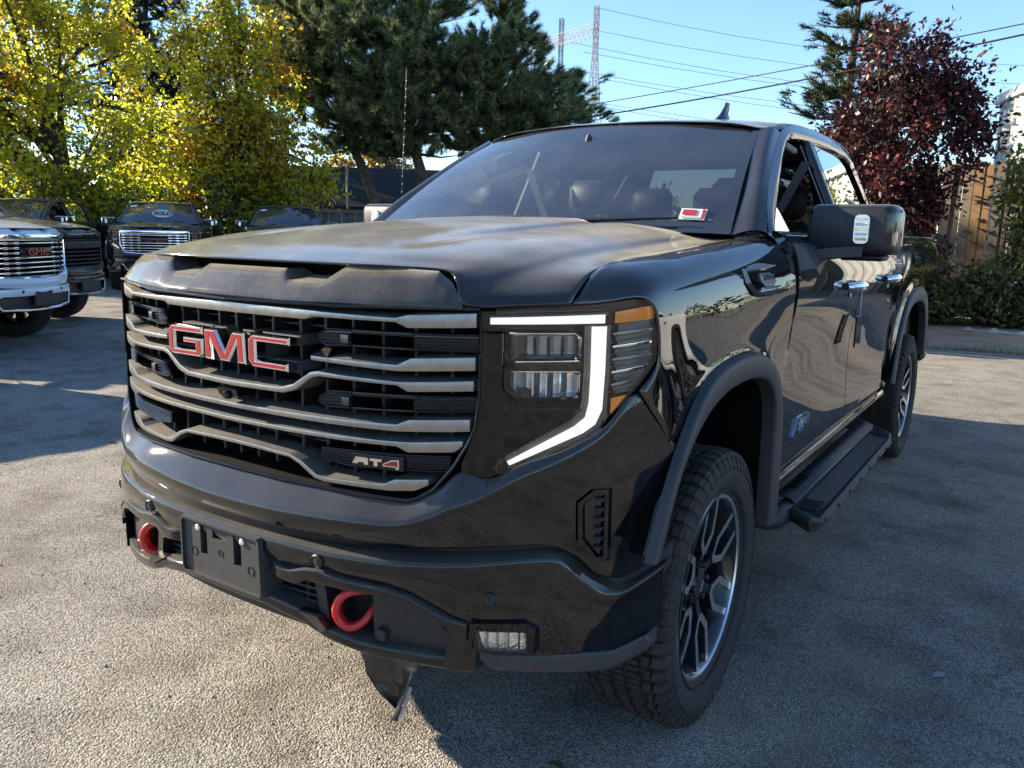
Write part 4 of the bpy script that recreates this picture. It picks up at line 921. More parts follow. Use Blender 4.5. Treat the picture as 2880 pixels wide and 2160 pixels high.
def build_mirror(root, s, capmat):
    # arm and sail base
    a = MB(); P = [(.945,.60,1.452),(.985,.615,1.345),(.985,.72,1.290),(.975,.95,1.400),(.945,.98,1.455)]
    a.v = [(s*x, y, z) for x, y, z in P]+[(s*(x+.050), y+.03, z) for x, y, z in [(.955,.64,1.428),(.990,.66,1.360),(.990,.72,1.335),(.985,.86,1.400),(.955,.90,1.430)]]
    a.f = [(i, (i+1) % 5, 5+(i+1) % 5, 5+i) for i in range(5)]+[(5,6,7,8,9)]
    a.fixn(); base = a.out('mirror', 'plastic_flare', root, smooth=False)
    b = MB().grid(loft([[(s*.975, y, z-.01), (s*1.06, y+.01, z+.004), (s*1.16, y+.02, z+.012)] for y, z in ((.80,1.390),(.80,1.425),(.95,1.43),(.95,1.385),(.80,1.390))], 4)); b.fixn(); b.out('mirror_arm', 'plastic_flare', base)
    # housing: stacked rounded sections through the depth
    def section(y, ix0, ix1, iz0, iz1, r):
        pts = []
        for (cx, cz, a0) in ((ix1-r, iz1-r, 0), (ix0+r, iz1-r, 90), (ix0+r, iz0+r, 180), (ix1-r, iz0+r, 270)):
            for k in range(5):
                an = R_(a0+k*22.5); pts.append((s*(cx+r*math.cos(an)), y, cz+r*math.sin(an)))
        return pts
    secs = [section(.842, .975, 1.225, 1.428, 1.568, .022), section(.850, .962, 1.240, 1.416, 1.577, .030), section(.875, .955, 1.254, 1.408, 1.583, .034), section(.98, .956, 1.262, 1.406, 1.584, .034), section(1.04, .965, 1.256, 1.414, 1.577, .030)]
    n = 20; V = [p for q in secs for p in q]; F_ = [tuple(range(n))]+[(k*n+i, k*n+(i+1) % n, (k+1)*n+(i+1) % n, (k+1)*n+i) for k in range(4) for i in range(n)]
    m = MB().add(V, F_).fixn(); h = m.out('mirror_housing', ['plastic', MATS[capmat]], base, sharp=45)
    # painted cap: upper part of the housing and the whole outer end
    for p in h.data.polygons:
        if p.center.z > 1.545 or (abs(p.center.x) > 1.21 and p.center.z > 1.455): p.material_index = 1
    n_ = MB(); n_.add(section(1.041, .975, 1.245, 1.424, 1.567, .03), [tuple(range(20))]); n_.out('mirror_glass', 'chrome', base, smooth=False)
    sgl = MB(); q0 = section(.834, 1.122, 1.172, 1.446, 1.546, .016); q1 = section(.852, 1.118, 1.176, 1.442, 1.550, .016)
    sgl.add(q0+q1, [tuple(range(20))]+[(i, (i+1) % 20, 20+(i+1) % 20, 20+i) for i in range(20)]); sg = sgl.fixn().out('turn_signal', 'reflector', base, sharp=40)
    for i in range(5):
        z = 1.462+i*.017; MB().bbox(*sorted((s*1.127, s*1.167)), .8300, .835, z-.0045, z+.0045, .001).out('signal_rib', 'paper_white' if i % 2 else 'chrome', base, smooth=False)
    ft = MB(); ft.bbox(*sorted((s*1.07, s*1.22)), .88, 1.02, 1.385, 1.410, .012); ft.out('mirror_foot', 'plastic', base)

# ------------------------------------------------------------------ wheels (axis x, outer side +x, centre at origin)
RT, RW = .420, .1375
_tyre = {}
def tyre_mesh():
    prof = [(-.105,.275),(-.118,.290),(-.130,.318),(-.1375,.350),(-.136,.378),(-.124,.398),(-.105,.4075),(0,.411),(.105,.4075),(.124,.398),(.136,.378),(.1375,.350),(.130,.318),(.118,.290),(.105,.275)]
    m = MB().lathe(prof, 72, 'x')
    # raised rings and bumps on the side wall
    for r in (.300, .372): m.lathe([(.1280 if r < .31 else .1365, r-.003), (.1325 if r < .31 else .1400, r), (.1280 if r < .31 else .1360, r+.003)], 72, 'x')
    return m.fixn()
def tread_mesh():
    m = MB(); N = 58
    def block(a0, a1, x00, x01, x10, x11, r0=.405, r1=.4215, shoulder=False):
        """x at the start/end angle, so edges can slant"""
        v = []; 
        for (r, sh) in ((r0, 0), (r1, .0025)):
            for (a, xa, xb, sa) in ((a0, x00, x01, 1), (a1, x10, x11, -1)):
                aa = a+sa*sh/.42
                for x, sx_ in ((xa, 1), (xb, -1)):
                    xx = x+sx_*sh; rr = r-(max(0, abs(xx)-.095)**2)*9.0
                    v.append((xx, rr*math.cos(aa), rr*math.sin(aa)))
        m.add(v, [(4,5,7,6),(0,1,5,4),(1,3,7,5),(3,2,6,7),(2,0,4,6)])
    for i in range(N):
        a = 2*math.pi*i/N; da = 2*math.pi/N
        o = .12*da*(-1)**i
        for s in (1, -1):
            # shoulder block split by a sipe line, running over the shoulder
            x0, x1, x2 = .070+(.010 if i % 2 else 0), .098, .128
            for (xa, xb) in ((x0, x1-.0012), (x1+.0012, x2)):
                xs = sorted((s*xa, s*xb)); block(a+.06*da, a+.80*da, xs[0], xs[1], xs[0]-s*.004, xs[1]-s*.004)
            # second row: zig-zag, half a step on
            a2 = a+.5*da; xs = sorted((s*.024, s*.058)); block(a2+.05*da, a2+.48*da, xs[0], xs[1], xs[0]+s*.008, xs[1]+s*.008); block(a2+.56*da, a2+.94*da, xs[0]+s*.008, xs[1]+s*.008, xs[0], xs[1])
            # outer lugs on the side wall
            v = []
            for (r, x) in ((.400, .126), (.366, .1385)):
                for t in (.15, .70): v.append((s*(x+.0035), r*math.cos(a+t*da), r*math.sin(a+t*da)))
            for (r, x) in ((.404, .120), (.360, .134)):
                for t in (.10, .75): v.append((s*x, r*math.cos(a+t*da), r*math.sin(a+t*da)))
            m.add(v, [(0,1,3,2),(0,4,5,1),(1,5,7,3),(3,7,6,2),(2,6,4,0)])
        block(a+.05*da, a+.52*da, -.018, .012, -.012, .018); block(a+.60*da, a+.97*da, -.012, .018, -.018, .012)
    return m.fixn()
def rim_meshes():
    rim = MB().lathe([(.098,.262),(.108,.279),(.1125,.2815),(.1135,.278),(.110,.270),(.100,.262),(.088,.256),(.060,.246),(.02,.240),(-.05,.236),(-.10,.262)], 72, 'x')
    lip = MB().lathe([(.1115,.2825),(.1155,.2795),(.1148,.2715),(.1095,.2690)], 72, 'x', closed=True)
    hub = MB().lathe([(.030,.10),(.066,.090),(.072,.070),(.074,.045),(.080,.042),(.082,.036),(.079,.0)], 36, 'x')
    def P(x, r, a): return (x, r*math.cos(a), r*math.sin(a))
    body = MB(); face = MB()
    for k in range(6):
        a = math.pi/2+k*math.pi/3
        # U-shaped spoke: parallel legs from the rim that close to a blunt point near the hub
        oo = [(.276,.053),(.21,.055),(.145,.056),(.096,.014),(.096,-.014),(.145,-.056),(.21,-.055),(.276,-.053)]
        ni = [(.276,.030),(.21,.032),(.156,.033),(.122,.006),(.122,-.006),(.156,-.033),(.21,-.032),(.276,-.030)]
        def T(x, rt_):
            r, t = rt_; return (x, r*math.cos(a)-t*math.sin(a), r*math.sin(a)+t*math.cos(a))
        xs_ = [.106, .101, .094, .088, .088, .094, .101, .106]
        V = [T(x, q) for x, q in zip(xs_, oo)]+[T(x, q) for x, q in zip(xs_, ni)]+[T(x-.045, (q[0]*.99, q[1]*1.12)) for x, q in zip(xs_, oo)]+[T(x-.035, (q[0]*1.01, q[1]*.8)) for x, q in zip(xs_, ni)]
        F_ = []
        for i in range(7): F_ += [(i, i+1, 9+i, 8+i), (i, 16+i, 17+i, i+1), (8+i, 9+i, 25+i, 24+i)]
        F_.append((24,25,26,27,28,29,30,31)); body.add(V, F_)
        Vf = [T(x+.0012, (q[0]*.96+w[0]*.04, q[1]*.96+w[1]*.04)) for x, q, w in zip(xs_, oo, ni)]+[T(x+.0012, (q[0]*.04+w[0]*.96, q[1]*.04+w[1]*.96)) for x, q, w in zip(xs_, oo, ni)]
        face.add(Vf, [(i, i+1, 9+i, 8+i) for i in range(7)])
        V = [P(.087,.104,a-.14),P(.087,.104,a+.14),P(.072,.050,a+.30),P(.072,.050,a-.30),P(.045,.115,a-.20),P(.045,.115,a+.20),P(.035,.055,a+.3),P(.035,.055,a-.3)]
        body.add(V, [(0,1,2,3),(0,4,5,1),(1,5,6,2),(2,6,7,3),(3,7,4,0)])
        # lug nut
        an = a+math.pi/6; c0 = P(.07, .058, an)
        hub.lathe([(.0, .011), (.016, .010), (.018, .006), (.018, 0)], 8, 'x', c0)
    body.fixn(); face.fixn()
    brake = MB().lathe([(.005,.05),(.012,.06),(.012,.175),(-.012,.175),(-.012,.06)], 40, 'x'); 
    cal = MB().bbox(-.03, .04, -.12, .10, .10, .20, .02)
    return rim, lip, hub, body, face, brake, cal
_W = {}
def build_wheel(root, x, y, z, s, steer=0, detail=True):
    """wheel part with tyre, tread, rim and spokes as its pieces"""
    def get(key, fn, mt, sharp=35):
        k2 = (key, s)
        if k2 not in _W:
            mb = fn(); mb = mb if s > 0 else mb.mirror()
            o = obj(key, mb.v, mb.f, mt, None, sharp=sharp); _W[k2] = o.data; bpy.data.objects.remove(o)
        return _W[k2]
    if 'rm' not in _W: _W['rm'] = rim_meshes()
    rm = _W['rm']
    w = bpy.data.objects.new('wheel', get('tyre', tyre_mesh, 'rubber')); C.objects.link(w); w.parent = root; w.location = (x, y, z); w.rotation_euler = (0, 0, steer)
    for nm, key, fn, mt, sh in (('tread', 'tread', tread_mesh, 'rubber_tread', 30), ('rim', 'rim', lambda: rm[0], 'wheel_black', 35), ('rim_lip', 'lip', lambda: rm[1], 'machined', 35), ('hub', 'hub', lambda: rm[2], 'wheel_black', 30), ('spokes', 'spokes', lambda: rm[3], 'wheel_black', 20), ('spoke_faces', 'faces', lambda: rm[4], 'machined', 20), ('brake_disc', 'brake', lambda: rm[5], 'steel_dark', 30), ('brake_caliper', 'cal', lambda: rm[6], 'steel_dark', 30)):
        if not detail and nm in ('brake_disc', 'brake_caliper'): continue
        o = bpy.data.objects.new(nm, get(key, fn, mt, sh)); C.objects.link(o); o.parent = w
        if nm == 'tread': o['kind'] = 'stuff'
    return w

def build_steps(root):
    for s in (1, -1):
        # tube that carries the board, bent in at both ends
        t = MB(); t.tube(cr([(s*.60,.76,.42),(s*.84,.77,.40),(s*.93,.79,.395),(s*.955,.90,.40),(s*.955,1.6,.40),(s*.955,2.50,.40),(s*.935,2.62,.40),(s*.84,2.66,.42),(s*.60,2.68,.44)], 5), .042, 14)
        st = t.out('running_board', 'plastic_flare', root)
        ru = MB(); g = loft([[(s*x, y, z) for x, z in ((.905, .452), (.955, .462), (.995, .440))] for y in (.90, 1.7, 2.52)], 4); ru.grid(g, s < 0); ru.out('step_rail', 'plastic_flare', st, solid=.006)
        # step plate
        pl = MB(); P = [(.985,.86),(1.075,.80),(1.098,.84),(1.098,2.36),(1.075,2.50),(.985,2.60)]
        pl.poly([(s*x, y, .428-.012*(x > 1.05)) for x, y in P], (0, 0, -.05)); pl.fixn().out('step_plate', 'plastic', st, smooth=False)
        ed = MB().tube([(s*.99,.85,.418),(s*1.075,.80,.408),(s*1.098,.84,.404),(s*1.098,2.36,.404),(s*1.075,2.50,.408),(s*.99,2.60,.418)], .020, 8); ed.out('step_edge', 'plastic_flare', st)
        for y in (.86, 1.08, 1.30, 1.52, 1.74, 1.96, 2.18, 2.40):
            MB().lathe([(0, .012), (.004, .011), (.006, .006), (.006, 0)], 10, 'x' if s > 0 else 'x', (s*1.116, y, .408)).out('rivet', 'gloss_black', st)
        for i in range(5):
            y = .90+i*.028; MB().bbox(*sorted((s*1.0, s*1.08)), y-.006, y+.006, .424, .432, .002).out('grip_rib', 'plastic', st, smooth=False)
            y = 2.40+i*.028; MB().bbox(*sorted((s*1.0, s*1.07)), y-.006, y+.006, .424, .432, .002).out('grip_rib', 'plastic', st, smooth=False)
        v, f = text_mesh('SIERRA', .085, .001)
        obj('step_lettering', [(s*(.948-y*.55), 1.13+x*.95, .4635-abs(y)*.05+z) for x, y, z in v] if s > 0 else [(s*(.948+y*.55), 1.13-x*.95, .4635+z) for x, y, z in v], f, 'blackout', st, smooth=False)

def build_badges(root):
    for s in (1, -1):
        # fender vent badge: stepped chrome frame
        X = lambda z: .985-(z-1.304)*.30
        o_ = [(.035,1.368),(.60,1.372),(.60,1.285),(.28,1.284),(.16,1.292),(.085,1.315)]
        o_ = [(.10,1.368),(.50,1.372),(.50,1.284),(.235,1.280),(.165,1.290),(.112,1.325)]
        i_ = [(.140,1.357),(.50,1.361),(.50,1.298),(.245,1.296),(.188,1.304),(.148,1.332)]
        m = MB(); n = 6; m.v = [(s*(X(z)+.003), y, z) for y, z in o_]+[(s*(X(z)+.011), y*.5+a*.5, z*.5+b*.5) for (y, z), (a, b) in zip(o_, i_)]+[(s*(X(z)+.004), y, z) for y, z in i_]+[(s*(X(z)-.02), y, z) for y, z in o_]
        m.f = [(k*n+i, k*n+(i+1) % n, (k+1)*n+(i+1) % n, (k+1)*n+i) for k in range(2) for i in range(n)]+[(i, 3*n+i, 3*n+(i+1) % n, (i+1) % n) for i in range(n)]
        b = m.fixn().out('fender_badge', 'satin_dark', root, smooth=False)
        m = MB(); m.poly([(s*(X(z)+.003), y, z) for y, z in i_], (-s*.012, 0, 0)); m.fixn().out('badge_field', 'gloss_black', b, smooth=False)
        m = MB(); q = [(.24,1.352),(.41,1.352),(.41,1.328),(.37,1.310),(.28,1.310),(.24,1.328)]; m.poly([(s*(X(z)+.008), y, z) for y, z in q], (-s*.01, 0, 0)); m.fixn().out('badge_shield', 'satin_dark', b, smooth=False)
        v, f = text_mesh('DURAMAX', .024, .001); obj('badge_letters', [(s*(X(1.338+y)+.0095+z), .325+s*x*1.1, 1.338+y*1.0) for x, y, z in v], f, 'chrome', b, smooth=False)
        for z in (1.364, 1.306): MB().bbox(*sorted((s*(X(z)+.000), s*(X(z)+.008))), .26, .50, z-.004, z+.003, .001).out('badge_fin', 'chrome', b, smooth=False)
        # letters on the door
        v, f = text_mesh('AT4', .095, .005, 0, .25); xx = sx(.755)+.004
        d = obj('door_badge', [(s*(xx+z), .90+s*x*1.35, .752+y*.85) for x, y, z in v], f, 'chrome', root, smooth=False)

# ------------------------------------------------------------------ ground (structure first)
def asphalt():
    m, nt, b = newmat('asphalt'); L = nt.links.new; setp(b, rough=.88, spec=.25)
    tc = nd(nt, 'TexCoord')
    big = nd(nt, 'TexNoise', i_Scale=.35, i_Detail=5); L(tc.outputs['Object'], big.inputs[0])
    mid = nd(nt, 'TexNoise', i_Scale=3.0, i_Detail=6); L(tc.outputs['Object'], mid.inputs[0])
    vo = nd(nt, 'TexVoronoi', i_Scale=150.0, i_Randomness=1.0); L(tc.outputs['Object'], vo.inputs['Vector'])
    vo2 = nd(nt, 'TexVoronoi', i_Scale=260.0); L(tc.outputs['Object'], vo2.inputs['Vector'])
    r = nd(nt, 'ValToRGB'); e = r.color_ramp.elements; e[0].position = .15; e[0].color = (.235, .232, .226, 1); e[1].position = .85; e[1].color = (.49, .478, .455, 1)
    sepc = nd(nt, 'SeparateColor'); L(vo.outputs['Color'], sepc.inputs[0]); L(sepc.outputs[0], r.inputs[0])
    r2_ = nd(nt, 'ValToRGB'); e = r2_.color_ramp.elements; e[0].position = .30; e[0].color = (.72, .70, .68, 1); e[1].position = .72; e[1].color = (1.18, 1.15, 1.08, 1); L(big.outputs[0], r2_.inputs[0])
    r3 = nd(nt, 'ValToRGB'); e = r3.color_ramp.elements; e[0].position = .28; e[0].color = (.62, .60, .58, 1); e[1].position = .55; e[1].color = (1.05, 1.04, 1.02, 1); L(mid.outputs[0], r3.inputs[0])
    m1 = nd(nt, 'MixRGB', blend_type='MULTIPLY', i_0=1.0); L(r.outputs[0], m1.inputs[1]); L(r2_.outputs[0], m1.inputs[2])
    m2 = nd(nt, 'MixRGB', blend_type='MULTIPLY', i_0=1.0); L(m1.outputs[0], m2.inputs[1]); L(r3.outputs[0], m2.inputs[2])
    # tarry joints between the stones
    d = nd(nt, 'MapRange'); d.inputs[1].default_value = .30; d.inputs[2].default_value = .75; d.inputs[3].default_value = 1.08; d.inputs[4].default_value = .45; L(vo.outputs['Distance'], d.inputs[0])
    m3 = nd(nt, 'MixRGB', blend_type='MULTIPLY', i_0=.85); L(m2.outputs[0], m3.inputs[1]); L(d.outputs[0], m3.inputs[2])
    st = nd(nt, 'TexNoise', i_Scale=1.1, i_Detail=7, i_Roughness=.6); L(tc.outputs['Object'], st.inputs[0])
    sr = nd(nt, 'ValToRGB'); e = sr.color_ramp.elements; e[0].position = .55; e[0].color = (1, 1, 1, 1); e[1].position = .70; e[1].color = (.50, .48, .46, 1); L(st.outputs[0], sr.inputs[0])
    m4 = nd(nt, 'MixRGB', blend_type='MULTIPLY', i_0=1.0); L(m3.outputs[0], m4.inputs[1]); L(sr.outputs[0], m4.inputs[2])
    # hairline cracks
    wn_ = nd(nt, 'TexNoise', i_Scale=1.6, i_Detail=5); L(tc.outputs['Object'], wn_.inputs[0])
    wv = nd(nt, 'VectorMath', operation='MULTIPLY_ADD'); wv.inputs[1].default_value = (.9, .9, 0); L(wn_.outputs['Color'], wv.inputs[0]); L(tc.outputs['Object'], wv.inputs[2])
    ck = nd(nt, 'TexVoronoi', feature='DISTANCE_TO_EDGE', i_Scale=.42); L(wv.outputs[0], ck.inputs['Vector'])
    cm_ = nd(nt, 'MapRange'); cm_.inputs[1].default_value = .0; cm_.inputs[2].default_value = .005; cm_.inputs[3].default_value = .72; cm_.inputs[4].default_value = 1.0; L(ck.outputs['Distance'], cm_.inputs[0])
    m5 = nd(nt, 'MixRGB', blend_type='MULTIPLY', i_0=1.0); L(m4.outputs[0], m5.inputs[1]); L(cm_.outputs[0], m5.inputs[2])
    # sandy drifts
    sd_ = nd(nt, 'TexNoise', i_Scale=.8, i_Detail=6, i_Roughness=.55); mp_ = nd(nt, 'Mapping'); mp_.inputs['Location'].default_value = (7, 3, 0); L(tc.outputs['Object'], mp_.inputs[0]); L(mp_.outputs[0], sd_.inputs[0])
    sm_ = nd(nt, 'MapRange'); sm_.inputs[1].default_value = .54; sm_.inputs[2].default_value = .72; sm_.inputs[4].default_value = .55; L(sd_.outputs[0], sm_.inputs[0])
    m6 = nd(nt, 'MixRGB'); m6.inputs[2].default_value = (.37, .32, .24, 1); L(sm_.outputs[0], m6.inputs[0]); L(m5.outputs[0], m6.inputs[1])
    L(m6.outputs[0], b.inputs['Base Color'])
    h = nd(nt, 'Math', operation='MULTIPLY_ADD'); h.inputs[1].default_value = -1.0; h.inputs[2].default_value = 1.0; L(vo.outputs['Distance'], h.inputs[0])
    h2 = nd(nt, 'Math', operation='MULTIPLY_ADD'); h2.inputs[1].default_value = -.4; L(vo2.outputs['Distance'], h2.inputs[0]); L(h.outputs[0], h2.inputs[2])
    h3 = nd(nt, 'Math', operation='MULTIPLY_ADD'); h3.inputs[1].default_value = 2.2; L(mid.outputs[0], h3.inputs[0]); L(h2.outputs[0], h3.inputs[2])
    bp = nd(nt, 'Bump', i_Strength=1.0, i_Distance=.0085); L(h3.outputs[0], bp.inputs['Height']); L(bp.outputs[0], b.inputs['Normal'])
    MATS['asphalt'] = m
asphalt()
gm = MB(); gm.grid([[(x, y, 0) for x in (-1500, -60, 60, 1500)] for y in (-1500, -60, 60, 1500)], True)
gm.f = [q[::-1] for q in gm.f]
struct(gm.out('ground', 'asphalt', None, smooth=False))

# ------------------------------------------------------------------ the main truck
truck = thing('pickup_truck', 'glossy black crew cab pickup with red and chrome grille letters and red tow hooks', 'pickup truck')
build_hood(truck, 'paint_black_top', 'paint_nose')
build_body(truck, 'paint_black_top', 'paint_black', 'paint_black_front')
grille_main(truck)
build_bumper(truck, 'paint_black_front')
for s in (1, -1): build_headlight(truck, s); build_mirror(truck, s, 'paint_black_top')
for (x, y, s) in ((.860, .0, 1), (-.860, .0, -1), (.860, 3.745, 1), (-.860, 3.745, -1)):
    build_wheel(truck, x, y, .417, s, .022 if y < 1 else 0)
build_steps(truck); build_badges(truck)

# ------------------------------------------------------------------ materials of the surroundings
def leafmat(name, c1, c2, trans=.45, rough=.55, scale=2.2, gl=.28):
    m = bpy.data.materials.new(name); m.use_nodes = True; nt = m.node_tree; L = nt.links.new; nt.nodes.remove(nt.nodes['Principled BSDF'])
    tc = nd(nt, 'TexCoord'); n = nd(nt, 'TexNoise', i_Scale=scale, i_Detail=6, i_Roughness=.8); L(tc.outputs['Object'], n.inputs['Vector'])
    w = nd(nt, 'TexWhiteNoise'); sn = nd(nt, 'VectorMath', operation='SNAP'); sn.inputs[1].default_value = (.09, .09, .09); L(tc.outputs['Object'], sn.inputs[0]); L(sn.outputs[0], w.inputs['Vector'])
    mx0 = nd(nt, 'Math', operation='MULTIPLY_ADD'); mx0.inputs[1].default_value = .45; L(w.outputs[0], mx0.inputs[0]); 
    a = nd(nt, 'Math', operation='MULTIPLY'); a.inputs[1].default_value = .75; L(n.outputs[0], a.inputs[0]); L(a.outputs[0], mx0.inputs[2])
    r = nd(nt, 'ValToRGB'); e = r.color_ramp.elements; e[0].position = .32; e[0].color = (*c1, 1); e[1].position = .82; e[1].color = (*c2, 1); L(mx0.outputs[0], r.inputs[0])
    d = nd(nt, 'BsdfDiffuse'); L(r.outputs[0], d.inputs[0]); t = nd(nt, 'BsdfTranslucent'); L(r.outputs[0], t.inputs[0]); g = nd(nt, 'BsdfGlossy'); g.inputs['Roughness'].default_value = rough*.6; g.inputs[0].default_value = (gl, gl, gl, 1)
    x = nd(nt, 'MixShader'); x.inputs[0].default_value = trans; L(d.outputs[0], x.inputs[1]); L(t.outputs[0], x.inputs[2])
    f = nd(nt, 'Fresnel', i_IOR=1.4); y = nd(nt, 'MixShader'); L(f.outputs[0], y.inputs[0]); L(x.outputs[0], y.inputs[1]); L(g.outputs[0], y.inputs[2])
    L(y.outputs[0], nt.nodes['Material Output'].inputs[0]); MATS[name] = m
leafmat('leaf_yellow', (.58, .58, .045), (.88, .84, .07), .78)
leafmat('leaf_yellowgreen', (.32, .40, .03), (.66, .70, .06), .78)
leafmat('leaf_orange', (.55, .30, .03), (.85, .52, .05), .7)
leafmat('leaf_plum', (.034, .014, .018), (.080, .032, .036), .25, .9, 3, .10)
leafmat('leaf_plum_red', (.13, .030, .034), (.25, .075, .07), .35, .9, 3, .10)
leafmat('needle', (.13, .195, .085), (.25, .32, .14), .35, .5, 1.2, .08)
leafmat('needle_sunlit', (.30, .36, .15), (.50, .54, .25), .35, .5, 1.2, .08)  # sunlight on the needles put into a paler colour, given to random tufts
leafmat('needle_dark', (.022, .038, .020), (.05, .07, .036), .2, .6, 1.2, .06)
leafmat('leaf_green', (.09, .15, .04), (.24, .32, .09), .5)
leafmat('leaf_bush', (.09, .11, .035), (.21, .21, .075), .5)
leafmat('leaf_dry', (.16, .13, .06), (.30, .25, .12), .35)
noisy('bark', (.045, .034, .026), (.15, .115, .085), scale=9, rough=.9, bump=.9, bscale=22, bdist=.03)
noisy('bark_dark', (.020, .016, .013), (.05, .04, .032), scale=7, rough=.9, bump=.8, bscale=24, bdist=.02)
noisy('wood_tan', (.20, .165, .125), (.30, .25, .195), scale=3.5, rough=.85, bump=.4, bscale=60)
noisy('wood_tan_b', (.155, .13, .10), (.24, .205, .165), scale=4.5, rough=.85, bump=.4, bscale=60)
noisy('wood_orange', (.26, .16, .085), (.36, .23, .13), scale=3.5, rough=.85, bump=.4, bscale=60)
noisy('wood_grey', (.075, .066, .056), (.14, .125, .108), scale=4, rough=.9, bump=.4, bscale=50)
noisy('shingle', (.012, .012, .014), (.030, .029, .031), scale=7, rough=.9, bump=.6, bscale=40, bdist=.01)
noisy('siding', (.42, .43, .45), (.52, .53, .55), scale=2, rough=.7)
noisy('metal_sheet', (.36, .37, .38), (.44, .45, .46), scale=1.5, rough=.45, metal=.0, bump=.05)
noisy('galvanised', (.30, .31, .32), (.42, .43, .44), scale=9, rough=.5, metal=.6)
noisy('tower_steel', (.22, .17, .16), (.34, .29, .28), scale=2, rough=.7)
noisy('dirt', (.20, .165, .125), (.34, .29, .225), scale=1.4, rough=.95, bump=.8, bscale=30, bdist=.02)
noisy('stone', (.22, .205, .185), (.42, .39, .35), scale=30, rough=.9, bump=.3, bscale=200)
noisy('stone_dark', (.09, .087, .083), (.18, .17, .165), scale=30, rough=.9, bump=.3, bscale=200)
noisy('grass_dry', (.10, .11, .03), (.24, .20, .08), scale=5, rough=.9)
noisy('plastic_sheet', (.26, .26, .25), (.42, .41, .39), scale=8, rough=.4, bump=.3, bscale=30)
mat('cable_black', col=(.012, .012, .012), rough=.6)
mat('wire_grey', col=(.20, .21, .23), rough=.5, metal=.6)
mat('sold_cyan', col=(.36, .62, .62), rough=.4)
mat('sold_red', col=(.42, .03, .04), rough=.4)

# ------------------------------------------------------------------ structure: dirt strip at the back
def strip_ground(name, poly, z, m):
    k = MB(); k.v = [(x, y, z) for x, y in poly]; k.f = [tuple(range(len(poly)))]; return struct(k.out(name, m, None, smooth=False))
def wavy(p0, p1, n, amp, seed):
    rr = random.Random(seed); return [(p0[0]+(p1[0]-p0[0])*t/n+rr.uniform(-amp, amp), p0[1]+(p1[1]-p0[1])*t/n+rr.uniform(-amp, amp)) for t in range(n+1)]
strip_ground('dirt_ground', wavy((-9, 10.0), (9, 10.9), 30, .09, 3)+[(12, 40), (-12, 40)], .004, 'dirt')

# ------------------------------------------------------------------ the other pickups
proto = thing('pickup_truck', 'dark pickup with a chrome grille and an oval SOLD sign in its windshield', 'pickup truck', group='pickups parked along the back fence')
build_hood(proto, 'paint_navy', 'paint_navy'); build_body(proto, 'paint_navy', 'paint_navy', 'paint_navy', True)
G_ = grille_chrome(proto); build_bumper(proto, 'paint_navy', True)
for s in (1, -1): build_headlight(proto, s, drl='reflector'); build_mirror(proto, s, 'chrome')
for (x, y, s) in ((.860, .0, 1), (-.860, .0, -1), (.860, 3.745, 1), (-.860, 3.745, -1)): build_wheel(proto, x, y, .417, s, 0, False)
SKIP_SMALL = {'rib', 'signal_rib', 'vent_fin', 'reflector_slat', 'slat', 'divider_edge', 'rivet', 'grip_rib', 'seat_belt'}
for o in list(proto.children_recursive):
    if o.name.split('.')[0] in SKIP_SMALL: bpy.data.objects.remove(o)
PAINTS = ('paint_navy',)
def copy_tree(o, parent=None, skip=()):
    c = o.copy(); C.objects.link(c)
    if parent is not None: c.parent = parent
    for ch in list(o.children):
        if ch.name.split('.')[0] not in skip: copy_tree(ch, c, skip)
    return c
def repaint(root, new):
    for o in [root]+list(root.children_recursive):
        if o.type != 'MESH': continue
        for sl_ in o.material_slots:
            if sl_.material and sl_.material.name in PAINTS: sl_.link = 'OBJECT'; sl_.material = MATS[new]
def place(o, x, y, head, label, group=None):
    """head: compass angle of the nose, counter-clockwise from +x"""
    o.location = (x, y, 0); o.rotation_euler = (0, 0, R_(head+90)); o['label'] = label
    if group: o['group'] = group
    elif 'group' in o: del o['group']
def swap_front(root):
    """dark grille with a name bar instead of the chrome one"""
    for ch in list(root.children):
        if ch.name.split('.')[0] == 'grille':
            for k in list(ch.children_recursive): bpy.data.objects.remove(k)
            bpy.data.objects.remove(ch)
    grille_chrome(root, dark=True)
GP = 'pickups parked along the back fence'
white = copy_tree(proto); repaint(white, 'paint_white')
chevy = copy_tree(proto); repaint(chevy, 'paint_dark'); swap_front(chevy)
dark2 = copy_tree(proto); repaint(dark2, 'paint_dark')
cabtruck = copy_tree(proto); repaint(cabtruck, 'paint_dark')
behind = copy_tree(proto, None, ('mirror',)); repaint(behind, 'paint_dark')
wside = copy_tree(proto); repaint(wside, 'paint_white')
place(proto, -15.23, 8.97, -38, 'dark pickup with a chrome grille and an oval SOLD sign in its windshield', GP)
place(white, -8.93, 2.24, 28, 'white pickup with a bright chrome grid grille and a black plate bracket')
place(chevy, -10.69, 3.75, 30, 'black pickup with a dark grille standing beside the white pickup')
place(dark2, -13.94, 11.63, -40, 'dark pickup with chrome mirror caps next to the pickup with the SOLD sign', GP)
place(cabtruck, -18.1, 6.8, -56, 'dark pickup behind the black one, its cab side and door mirror showing', GP)
place(behind, -1.3, 14.35, 90, 'black pickup in front of the dark red tree, its tail light showing')
extra = copy_tree(proto); repaint(extra, 'paint_dark')
place(extra, -7.75, -.15, 28, 'dark pickup standing next to the white one, its shadow lying across the lot')
place(wside, 5.6, 2.2, -92, 'white pickup parked across the lot, mirrored in the black door')
